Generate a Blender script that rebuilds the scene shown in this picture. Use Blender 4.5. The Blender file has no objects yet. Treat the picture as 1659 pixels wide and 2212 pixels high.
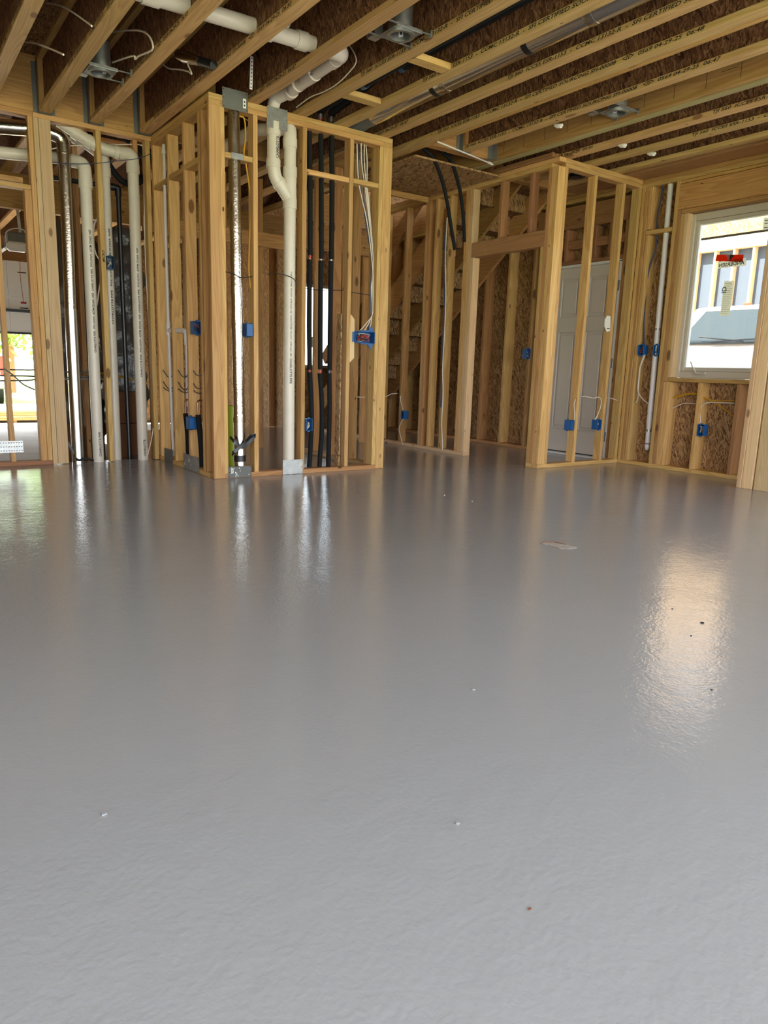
import bpy, math, random
from mathutils import Vector, Matrix, noise

random.seed(7)
SC = bpy.context.scene
COL = SC.collection

# ------------------------------------------------------------------ camera
FPX, PITCH, ROLL, YAW, CAMZ = 1542.03, 0.195757, 0.031039, 0.617944, 0.87456
H = 2.77                      # underside of the floor joists
_f = Vector((math.sin(YAW) * math.cos(PITCH), math.cos(YAW) * math.cos(PITCH), -math.sin(PITCH)))
_r = Vector((math.cos(YAW), -math.sin(YAW), 0))
_u = _r.cross(_f)
CR = math.cos(ROLL) * _r + math.sin(ROLL) * _u
CU = -math.sin(ROLL) * _r + math.cos(ROLL) * _u
CAMPOS = Vector((0, 0, CAMZ))
cam = bpy.data.cameras.new('camera')
cam.sensor_fit = 'AUTO'
cam.sensor_width = 36.0
cam.lens = FPX / 2212 * 36.0
cam.clip_start = 0.05
cam.clip_end = 300
camo = bpy.data.objects.new('camera', cam)
COL.objects.link(camo)
camo.matrix_world = Matrix(((CR.x, CU.x, -_f.x, 0), (CR.y, CU.y, -_f.y, 0), (CR.z, CU.z, -_f.z, CAMZ), (0, 0, 0, 1)))
SC.camera = camo


def P(px, py, ax, val):
    """the point of the room seen at pixel (px, py) on the plane ax = val"""
    d = (px - 829.5) / FPX * CR - (py - 1106) / FPX * CU + _f
    i = 'xyz'.index(ax)
    t = (val - CAMPOS[i]) / d[i]
    return CAMPOS + d * t


# ------------------------------------------------------------------ light
w = bpy.data.worlds.new('sky')
SC.world = w
w.use_nodes = True
nt = w.node_tree
nt.nodes.clear()
bg = nt.nodes.new('ShaderNodeBackground')
out = nt.nodes.new('ShaderNodeOutputWorld')
sky = nt.nodes.new('ShaderNodeTexSky')
sky.sky_type = 'HOSEK_WILKIE'
sky.turbidity = 4.0
sky.ground_albedo = 0.4
sky.sun_direction = Vector((-0.56, 0.20, 0.80)).normalized()
mixs = nt.nodes.new('ShaderNodeMixRGB')
mixs.inputs[0].default_value = 0.62
mixs.inputs[2].default_value = (0.92, 0.96, 1.0, 1)
nt.links.new(sky.outputs[0], mixs.inputs[1])
nt.links.new(mixs.outputs[0], bg.inputs[0])
bg.inputs[1].default_value = 4.0
nt.links.new(bg.outputs[0], out.inputs[0])

sun = bpy.data.lights.new('sun', 'SUN')
sun.energy = 12.0
sun.angle = math.radians(1.0)
sun.color = (1.0, 0.965, 0.88)
suno = bpy.data.objects.new('sun', sun)
COL.objects.link(suno)
suno.rotation_euler = Vector((0.56, -0.20, -0.80)).to_track_quat('-Z', 'Y').to_euler()
suno.location = (0, 0, 20)


def portal(loc, rot, sx, sy):
    l = bpy.data.lights.new('portal', 'AREA')
    l.shape = 'RECTANGLE'
    l.size = sx
    l.size_y = sy
    l.cycles.is_portal = True
    o = bpy.data.objects.new('portal', l)
    COL.objects.link(o)
    o.location = loc
    o.rotation_euler = rot


SC.view_settings.view_transform = 'Standard'
SC.view_settings.look = 'None'
SC.view_settings.exposure = 1.42
SC.view_settings.gamma = 1.0
SC.view_settings.use_curve_mapping = False
SC.cycles.use_denoising = True
SC.cycles.max_bounces = 10
SC.cycles.diffuse_bounces = 6
SC.cycles.glossy_bounces = 4
SC.cycles.transparent_max_bounces = 8
SC.cycles.sample_clamp_indirect = 8.0
SC.cycles.caustics_reflective = False
SC.cycles.caustics_refractive = False


# ------------------------------------------------------------------ materials
def _mat(name):
    m = bpy.data.materials.new(name)
    m.use_nodes = True
    n = m.node_tree.nodes
    b = n['Principled BSDF']
    return m, m.node_tree, n, b


def lin(r, g, b):
    f = lambda c: c / 12.92 if c <= 0.04045 else ((c + 0.055) / 1.055) ** 2.4
    return (f(r / 255), f(g / 255), f(b / 255), 1)


def plain(name, col, rough=0.5, metal=0.0, bump=0.0, bscale=60.0, spec=0.5, var=0.0, vscale=6.0):
    m, t, n, b = _mat(name)
    b.inputs['Base Color'].default_value = (*col[:3], 1)
    b.inputs['Roughness'].default_value = rough
    b.inputs['Metallic'].default_value = metal
    b.inputs['Specular IOR Level'].default_value = spec
    if bump or var:
        tc = n.new('ShaderNodeTexCoord')
    if var:
        nz = n.new('ShaderNodeTexNoise')
        nz.inputs['Scale'].default_value = vscale
        nz.inputs['Detail'].default_value = 5
        t.links.new(tc.outputs['Object'], nz.inputs['Vector'])
        hs = n.new('ShaderNodeHueSaturation')
        mr = n.new('ShaderNodeMapRange')
        mr.inputs[1].default_value = 0.3
        mr.inputs[2].default_value = 0.7
        mr.inputs[3].default_value = 1 - var
        mr.inputs[4].default_value = 1 + var
        t.links.new(nz.outputs['Fac'], mr.inputs[0])
        t.links.new(mr.outputs[0], hs.inputs['Value'])
        hs.inputs['Color'].default_value = (*col[:3], 1)
        t.links.new(hs.outputs[0], b.inputs['Base Color'])
    if bump:
        nz = n.new('ShaderNodeTexNoise')
        nz.inputs['Scale'].default_value = bscale
        nz.inputs['Detail'].default_value = 3
        t.links.new(tc.outputs['Object'], nz.inputs['Vector'])
        bp = n.new('ShaderNodeBump')
        bp.inputs['Strength'].default_value = bump
        bp.inputs['Distance'].default_value = 0.01
        t.links.new(nz.outputs['Fac'], bp.inputs['Height'])
        t.links.new(bp.outputs[0], b.inputs['Normal'])
    return m


TONES = {  # light, dark, knot
    'spf': ((0.69, 0.445, 0.175), (0.46, 0.25, 0.08), (0.13, 0.055, 0.02)),
    'fir': ((0.57, 0.325, 0.125), (0.35, 0.165, 0.055), (0.12, 0.05, 0.02)),
    'pale': ((0.72, 0.52, 0.30), (0.56, 0.36, 0.175), (0.22, 0.11, 0.05)),
    'red': ((0.42, 0.215, 0.095), (0.29, 0.13, 0.055), (0.12, 0.05, 0.025)),
    'lvl': ((0.56, 0.335, 0.115), (0.36, 0.185, 0.055), (0.17, 0.08, 0.03)),
    'green': ((0.44, 0.38, 0.17), (0.32, 0.27, 0.11), (0.2, 0.15, 0.06)),
    'flange': ((0.68, 0.445, 0.19), (0.46, 0.265, 0.095), (0.22, 0.11, 0.045)),
}
_wood = {}


def wood(axis, tone='spf'):
    key = (axis, tone)
    if key in _wood:
        return _wood[key]
    light, dark, knot = TONES[tone]
    m, t, n, b = _mat('wood_%s_%s' % (tone, axis))
    L = t.links.new
    tc = n.new('ShaderNodeTexCoord')
    oi = n.new('ShaderNodeObjectInfo')
    off = n.new('ShaderNodeVectorMath'); off.operation = 'MULTIPLY_ADD'
    cmb = n.new('ShaderNodeCombineXYZ')
    mul = n.new('ShaderNodeMath'); mul.operation = 'MULTIPLY'; mul.inputs[1].default_value = 37.0
    L(oi.outputs['Random'], mul.inputs[0])
    for i in range(3):
        L(mul.outputs[0], cmb.inputs[i])
    L(tc.outputs['Object'], off.inputs[0])
    off.inputs[1].default_value = (1, 1, 1)
    L(cmb.outputs[0], off.inputs[2])

    def mapped(across, along):
        mp = n.new('ShaderNodeVectorMath'); mp.operation = 'MULTIPLY'
        s = [across] * 3
        s['xyz'.index(axis)] = along
        mp.inputs[1].default_value = s
        L(off.outputs[0], mp.inputs[0])
        return mp
    # growth rings: cathedral grain
    a = mapped(9.0, 0.55)
    nz = n.new('ShaderNodeTexNoise'); nz.inputs['Scale'].default_value = 1.0; nz.inputs['Detail'].default_value = 1.5
    L(a.outputs[0], nz.inputs['Vector'])
    m1 = n.new('ShaderNodeMath'); m1.operation = 'MULTIPLY'; m1.inputs[1].default_value = 13.0
    L(nz.outputs['Fac'], m1.inputs[0])
    fr = n.new('ShaderNodeMath'); fr.operation = 'FRACT'
    L(m1.outputs[0], fr.inputs[0])
    rp = n.new('ShaderNodeValToRGB')
    rp.color_ramp.elements[0].position = 0.0; rp.color_ramp.elements[0].color = (0, 0, 0, 1)
    rp.color_ramp.elements[1].position = 0.8; rp.color_ramp.elements[1].color = (0.75, 0.75, 0.75, 1)
    e = rp.color_ramp.elements.new(1.0); e.color = (0.1, 0.1, 0.1, 1)
    L(fr.outputs[0], rp.inputs[0])
    # fine streaks
    c = mapped(170.0, 3.0)
    nf = n.new('ShaderNodeTexNoise'); nf.inputs['Scale'].default_value = 1.0; nf.inputs['Detail'].default_value = 2
    L(c.outputs[0], nf.inputs['Vector'])
    # broad blotches
    d = mapped(5.0, 1.2)
    nb = n.new('ShaderNodeTexNoise'); nb.inputs['Scale'].default_value = 1.0; nb.inputs['Detail'].default_value = 3
    L(d.outputs[0], nb.inputs['Vector'])
    s1 = n.new('ShaderNodeMath'); s1.operation = 'MULTIPLY_ADD'; s1.inputs[1].default_value = 0.72
    L(rp.outputs[0], s1.inputs[0])
    s2 = n.new('ShaderNodeMath'); s2.operation = 'MULTIPLY_ADD'; s2.inputs[1].default_value = 0.75; s2.inputs[2].default_value = -0.32
    L(nf.outputs['Fac'], s2.inputs[0])
    s3 = n.new('ShaderNodeMath'); s3.operation = 'MULTIPLY_ADD'; s3.inputs[1].default_value = 0.7
    L(nb.outputs['Fac'], s3.inputs[0])
    L(s2.outputs[0], s3.inputs[2])
    s4 = n.new('ShaderNodeMath'); s4.operation = 'SUBTRACT'; s4.inputs[1].default_value = 0.13
    L(s3.outputs[0], s4.inputs[0])
    L(s4.outputs[0], s1.inputs[2])
    mx = n.new('ShaderNodeMixRGB'); mx.use_clamp = True
    L(s1.outputs[0], mx.inputs[0])
    mx.inputs[1].default_value = (*light, 1)
    mx.inputs[2].default_value = (*dark, 1)
    # knots
    k = mapped(8.5, 3.6)
    vo = n.new('ShaderNodeTexVoronoi'); vo.feature = 'F1'; vo.inputs['Scale'].default_value = 1.0
    L(k.outputs[0], vo.inputs['Vector'])
    sep = n.new('ShaderNodeSeparateColor'); L(vo.outputs['Color'], sep.inputs[0])
    siz = n.new('ShaderNodeMapRange')
    siz.inputs[1].default_value = 0.5; siz.inputs[2].default_value = 1.0
    siz.inputs[3].default_value = 0.0; siz.inputs[4].default_value = 0.19
    L(sep.outputs[0], siz.inputs[0])
    df = n.new('ShaderNodeMath'); df.operation = 'SUBTRACT'
    L(siz.outputs[0], df.inputs[0]); L(vo.outputs['Distance'], df.inputs[1])
    km = n.new('ShaderNodeMapRange'); km.interpolation_type = 'SMOOTHSTEP'
    km.inputs[1].default_value = -0.05; km.inputs[2].default_value = 0.03
    L(df.outputs[0], km.inputs[0])
    mk = n.new('ShaderNodeMixRGB')
    kv = n.new('ShaderNodeMath'); kv.operation = 'MULTIPLY'; kv.inputs[1].default_value = 0.85
    L(km.outputs[0], kv.inputs[0])
    L(kv.outputs[0], mk.inputs[0]); L(mx.outputs[0], mk.inputs[1])
    mk.inputs[2].default_value = (*knot, 1)
    # small dark pin knots and nail heads
    k2 = mapped(15.0, 6.5)
    v2 = n.new('ShaderNodeTexVoronoi'); v2.feature = 'F1'; v2.inputs['Scale'].default_value = 1.0
    L(k2.outputs[0], v2.inputs['Vector'])
    sp2 = n.new('ShaderNodeSeparateColor'); L(v2.outputs['Color'], sp2.inputs[0])
    z2 = n.new('ShaderNodeMapRange')
    z2.inputs[1].default_value = 0.72; z2.inputs[2].default_value = 1.0; z2.inputs[3].default_value = -0.03; z2.inputs[4].default_value = 0.13
    L(sp2.outputs[1], z2.inputs[0])
    d2 = n.new('ShaderNodeMath'); d2.operation = 'SUBTRACT'
    L(z2.outputs[0], d2.inputs[0]); L(v2.outputs['Distance'], d2.inputs[1])
    q2 = n.new('ShaderNodeMapRange'); q2.interpolation_type = 'SMOOTHSTEP'
    q2.inputs[1].default_value = -0.03; q2.inputs[2].default_value = 0.02
    L(d2.outputs[0], q2.inputs[0])
    mk2 = n.new('ShaderNodeMixRGB')
    L(q2.outputs[0], mk2.inputs[0]); L(mk.outputs[0], mk2.inputs[1])
    mk2.inputs[2].default_value = (knot[0] * 0.7, knot[1] * 0.7, knot[2] * 0.7, 1)
    mk = mk2
    # board to board variation
    hs = n.new('ShaderNodeHueSaturation')
    mv = n.new('ShaderNodeMapRange'); mv.inputs[3].default_value = 0.84; mv.inputs[4].default_value = 1.14
    L(oi.outputs['Random'], mv.inputs[0]); L(mv.outputs[0], hs.inputs['Value'])
    mh = n.new('ShaderNodeMapRange'); mh.inputs[3].default_value = 0.492; mh.inputs[4].default_value = 0.508
    r2 = n.new('ShaderNodeMath'); r2.operation = 'FRACT'; L(mul.outputs[0], r2.inputs[0])
    L(r2.outputs[0], mh.inputs[0]); L(mh.outputs[0], hs.inputs['Hue'])
    L(mk.outputs[0], hs.inputs['Color'])
    L(hs.outputs[0], b.inputs['Base Color'])
    b.inputs['Roughness'].default_value = 0.62
    b.inputs['Specular IOR Level'].default_value = 0.3
    bp = n.new('ShaderNodeBump'); bp.inputs['Strength'].default_value = 0.12; bp.inputs['Distance'].default_value = 0.004
    L(nf.outputs['Fac'], bp.inputs['Height']); L(bp.outputs[0], b.inputs['Normal'])
    _wood[key] = m
    return m


def osb(name, cols, axis='x', scale=1.0, rough=0.65):
    """strand board: overlapping flakes in two directions"""
    m, t, n, b = _mat(name)
    L = t.links.new
    tc = n.new('ShaderNodeTexCoord')
    oi = n.new('ShaderNodeObjectInfo')
    off = n.new('ShaderNodeVectorMath'); off.operation = 'ADD'
    sc = n.new('ShaderNodeVectorMath'); sc.operation = 'SCALE'; sc.inputs['Scale'].default_value = 23.0
    cmb = n.new('ShaderNodeCombineXYZ')
    for i in range(3):
        L(oi.outputs['Random'], cmb.inputs[i])
    L(cmb.outputs[0], sc.inputs[0])
    L(tc.outputs['Object'], off.inputs[0]); L(sc.outputs[0], off.inputs[1])
    wob = n.new('ShaderNodeTexNoise'); wob.inputs['Scale'].default_value = 5.0; wob.inputs['Detail'].default_value = 2
    L(off.outputs[0], wob.inputs['Vector'])
    wv = n.new('ShaderNodeVectorMath'); wv.operation = 'MULTIPLY_ADD'
    wv.inputs[1].default_value = (0.07, 0.07, 0.07)
    L(wob.outputs['Color'], wv.inputs[0]); L(off.outputs[0], wv.inputs[2])
    layers = []
    rots = {'x': [(0.5, 0, 0), (-0.6, 0, 0), (0.15, 0, 0)], 'y': [(0, 0.5, 0), (0, -0.6, 0), (0, 0.15, 0)], 'z': [(0, 0, 0.5), (0, 0, -0.7), (0, 0, 0.1)]}[axis]
    strs = {'x': (80, 78, 13), 'y': (78, 80, 13), 'z': (78, 13, 80)}[axis]
    for i, rr in enumerate(rots):
        mp = n.new('ShaderNodeMapping')
        mp.inputs['Rotation'].default_value = rr
        mp.inputs['Location'].default_value = (i * 3.7, i * 1.9, i * 2.3)
        L(wv.outputs[0], mp.inputs['Vector'])
        ms = n.new('ShaderNodeVectorMath'); ms.operation = 'MULTIPLY'
        ms.inputs[1].default_value = [q * scale * (1 + 0.3 * i) for q in strs]
        L(mp.outputs[0], ms.inputs[0])
        vo = n.new('ShaderNodeTexVoronoi'); vo.inputs['Scale'].default_value = 1.0
        L(ms.outputs[0], vo.inputs['Vector'])
        sp = n.new('ShaderNodeSeparateColor'); L(vo.outputs['Color'], sp.inputs[0])
        layers.append(sp)
    m1 = n.new('ShaderNodeMix')
    gt = n.new('ShaderNodeMath'); gt.operation = 'GREATER_THAN'; gt.inputs[1].default_value = 0.52
    L(layers[0].outputs[1], gt.inputs[0])
    L(gt.outputs[0], m1.inputs[0]); L(layers[0].outputs[0], m1.inputs[2]); L(layers[1].outputs[0], m1.inputs[3])
    m2 = n.new('ShaderNodeMix')
    gt2 = n.new('ShaderNodeMath'); gt2.operation = 'GREATER_THAN'; gt2.inputs[1].default_value = 0.68
    L(layers[2].outputs[1], gt2.inputs[0])
    L(gt2.outputs[0], m2.inputs[0]); L(m1.outputs[0], m2.inputs[2]); L(layers[2].outputs[0], m2.inputs[3])
    rp = n.new('ShaderNodeValToRGB')
    el = rp.color_ramp.elements
    el[0].position = 0.0; el[0].color = (*cols[0], 1)
    el[1].position = 1.0; el[1].color = (*cols[-1], 1)
    for i, c in enumerate(cols[1:-1]):
        e = el.new((i + 1) / (len(cols) - 1)); e.color = (*c, 1)
    L(m2.outputs[0], rp.inputs[0])
    st = n.new('ShaderNodeVectorMath'); st.operation = 'MULTIPLY'
    st.inputs[1].default_value = [q * 3.2 if q > 20 else q * 2.2 for q in strs]
    L(wv.outputs[0], st.inputs[0])
    ns = n.new('ShaderNodeTexNoise'); ns.inputs['Scale'].default_value = 1.0; ns.inputs['Detail'].default_value = 3
    L(st.outputs[0], ns.inputs['Vector'])
    ms_ = n.new('ShaderNodeMapRange'); ms_.inputs[1].default_value = 0.3; ms_.inputs[2].default_value = 0.7
    ms_.inputs[3].default_value = 0.62; ms_.inputs[4].default_value = 1.35
    L(ns.outputs['Fac'], ms_.inputs[0])
    hv = n.new('ShaderNodeHueSaturation'); L(ms_.outputs[0], hv.inputs['Value']); L(rp.outputs[0], hv.inputs['Color'])
    L(hv.outputs[0], b.inputs['Base Color'])
    b.inputs['Roughness'].default_value = rough
    b.inputs['Specular IOR Level'].default_value = 0.25
    bp = n.new('ShaderNodeBump'); bp.inputs['Strength'].default_value = 0.25; bp.inputs['Distance'].default_value = 0.003
    L(m2.outputs[0], bp.inputs['Height']); L(bp.outputs[0], b.inputs['Normal'])
    return m


OSBC = [(0.10, 0.045, 0.018), (0.27, 0.14, 0.055), (0.36, 0.20, 0.085), (0.44, 0.27, 0.125), (0.52, 0.34, 0.18)]
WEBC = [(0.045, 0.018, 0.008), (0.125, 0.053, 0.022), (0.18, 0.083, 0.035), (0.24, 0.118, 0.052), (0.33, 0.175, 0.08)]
M = {}
M['osb_x'] = osb('strand_board_x', OSBC, 'x')
M['osb_y'] = osb('strand_board_y', OSBC, 'y')
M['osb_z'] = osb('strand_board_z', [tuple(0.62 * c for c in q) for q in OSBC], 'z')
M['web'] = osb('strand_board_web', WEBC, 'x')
M['ink'] = plain('black_ink', (0.016, 0.012, 0.010), 0.8)
M['red_ink'] = plain('red_ink', (0.45, 0.04, 0.03), 0.8)
M['pvc'] = plain('cream_plastic', lin(214, 205, 188), 0.34, var=0.04, vscale=9)
M['pvc_white'] = plain('white_plastic', lin(222, 217, 214), 0.35)
M['purple'] = plain('purple_primer', lin(150, 120, 150), 0.5)
M['galv'] = plain('galvanized', (0.36, 0.365, 0.35), 0.42, 0.9, bump=0.05, bscale=35, var=0.16, vscale=24)
M['galv_dark'] = plain('galvanized_dull', (0.15, 0.15, 0.135), 0.6, 0.0, spec=0.25, var=0.08, vscale=12)
M['duct'] = plain('sheet_metal', (0.66, 0.65, 0.61), 0.20, 1.0, bump=0.02, bscale=6)
M['foil'] = plain('crinkled_foil', (0.50, 0.45, 0.37), 0.19, 1.0, bump=0.16, bscale=60)
M['black_foam'] = plain('black_foam', (0.008, 0.008, 0.008), 0.75, bump=0.2, bscale=70, spec=0.2)
M['black'] = plain('black_plastic', (0.010, 0.010, 0.011), 0.35)
M['wrap'] = plain('black_wrap', (0.085, 0.082, 0.080), 0.26, bump=0.9, bscale=16, spec=0.7)
M['tape'] = plain('black_tape', (0.008, 0.008, 0.009), 0.3)
M['blue'] = plain('blue_plastic', (0.008, 0.095, 0.30), 0.42)
M['navy'] = plain('navy_plastic', (0.010, 0.055, 0.13), 0.45)
M['navy_wire'] = plain('navy_cable', (0.035, 0.05, 0.10), 0.45)
M['copper'] = plain('copper', (0.36, 0.17, 0.095), 0.35, 1.0, var=0.2, vscale=20)
M['red'] = plain('red_tubing', (0.42, 0.05, 0.03), 0.4)
M['blue_pex'] = plain('blue_tubing', (0.03, 0.09, 0.16), 0.4)
M['wire'] = plain('white_cable', lin(218, 207, 190), 0.45)
M['yellow'] = plain('yellow_cable', lin(205, 150, 25), 0.45)
M['grey_wire'] = plain('grey_cable', (0.06, 0.06, 0.06), 0.5)
M['door'] = plain('primed_door', lin(206, 196, 184), 0.5)
M['vinyl'] = plain('window_vinyl', lin(196, 186, 168), 0.42)
M['white'] = plain('white_paint', lin(232, 230, 226), 0.5)
M['paper'] = plain('paper', lin(228, 226, 215), 0.7)
M['label_red'] = plain('label_red', lin(176, 62, 30), 0.6)
M['dark_green'] = plain('dark_green', (0.012, 0.04, 0.04), 0.6)
M['cardboard'] = plain('cardboard', lin(120, 78, 48), 0.8, var=0.08)
M['rubber'] = plain('rubber', (0.010, 0.010, 0.010), 0.6)
M['concrete'] = plain('concrete', (0.62, 0.59, 0.53), 0.8, var=0.1, vscale=3)
M['lime'] = plain('lime_plastic', lin(150, 165, 30), 0.5)
M['spatter'] = plain('paint_spatter', lin(230, 228, 224), 0.5)


def glass_mat():
    m, t, n, b = _mat('window_glass')
    n.remove(b)
    o = n['Material Output']
    g = n.new('ShaderNodeBsdfGlossy'); g.inputs['Roughness'].default_value = 0.02
    tr = n.new('ShaderNodeBsdfTransparent'); tr.inputs[0].default_value = (0.88, 0.90, 0.90, 1)
    mx = n.new('ShaderNodeMixShader')
    fz = n.new('ShaderNodeFresnel'); fz.inputs[0].default_value = 1.35
    t.links.new(fz.outputs[0], mx.inputs[0]); t.links.new(tr.outputs[0], mx.inputs[1]); t.links.new(g.outputs[0], mx.inputs[2])
    t.links.new(mx.outputs[0], o.inputs[0])
    return m


M['glass'] = glass_mat()


def thin_mat(name, col):
    m, t, n, b = _mat(name)
    b.inputs['Base Color'].default_value = col
    b.inputs['Roughness'].default_value = 0.7
    tl = n.new('ShaderNodeBsdfTranslucent'); tl.inputs[0].default_value = col
    mx = n.new('ShaderNodeMixShader'); mx.inputs[0].default_value = 0.85
    t.links.new(b.outputs[0], mx.inputs[1]); t.links.new(tl.outputs[0], mx.inputs[2])
    t.links.new(mx.outputs[0], n['Material Output'].inputs[0])
    return m


M['film_paper'] = thin_mat('film_paper', lin(215, 212, 196))
M['film_red'] = thin_mat('film_red', lin(196, 74, 36))


def floor_mat():
    m, t, n, b = _mat('grey_floor_coating')
    L = t.links.new
    tc = n.new('ShaderNodeTexCoord')
    nb = n.new('ShaderNodeTexNoise'); nb.inputs['Scale'].default_value = 0.9; nb.inputs['Detail'].default_value = 4
    L(tc.outputs['Object'], nb.inputs['Vector'])
    rp = n.new('ShaderNodeMixRGB')
    rp.inputs[1].default_value = (0.302, 0.311, 0.320, 1)
    rp.inputs[2].default_value = (0.336, 0.346, 0.356, 1)
    L(nb.outputs['Fac'], rp.inputs[0]); L(rp.outputs[0], b.inputs['Base Color'])
    # roller texture: fine stipple plus slow undulation of the slab
    n1 = n.new('ShaderNodeTexNoise'); n1.inputs['Scale'].default_value = 95.0; n1.inputs['Detail'].default_value = 2
    n2 = n.new('ShaderNodeTexNoise'); n2.inputs['Scale'].default_value = 17.0; n2.inputs['Detail'].default_value = 3
    n3 = n.new('ShaderNodeTexNoise'); n3.inputs['Scale'].default_value = 2.2; n3.inputs['Detail'].default_value = 2
    for q in (n1, n2, n3):
        L(tc.outputs['Object'], q.inputs['Vector'])
    b1 = n.new('ShaderNodeBump'); b1.inputs['Strength'].default_value = 1.0; b1.inputs['Distance'].default_value = 0.0008
    b2 = n.new('ShaderNodeBump'); b2.inputs['Strength'].default_value = 1.0; b2.inputs['Distance'].default_value = 0.0011
    b3 = n.new('ShaderNodeBump'); b3.inputs['Strength'].default_value = 1.0; b3.inputs['Distance'].default_value = 0.003
    L(n1.outputs['Fac'], b1.inputs['Height']); L(n2.outputs['Fac'], b2.inputs['Height']); L(n3.outputs['Fac'], b3.inputs['Height'])
    L(b3.outputs[0], b2.inputs['Normal']); L(b2.outputs[0], b1.inputs['Normal']); L(b1.outputs[0], b.inputs['Normal'])
    b.inputs['Roughness'].default_value = 0.115
    b.inputs['Specular IOR Level'].default_value = 0.72
    return m


M['floor'] = floor_mat()


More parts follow.
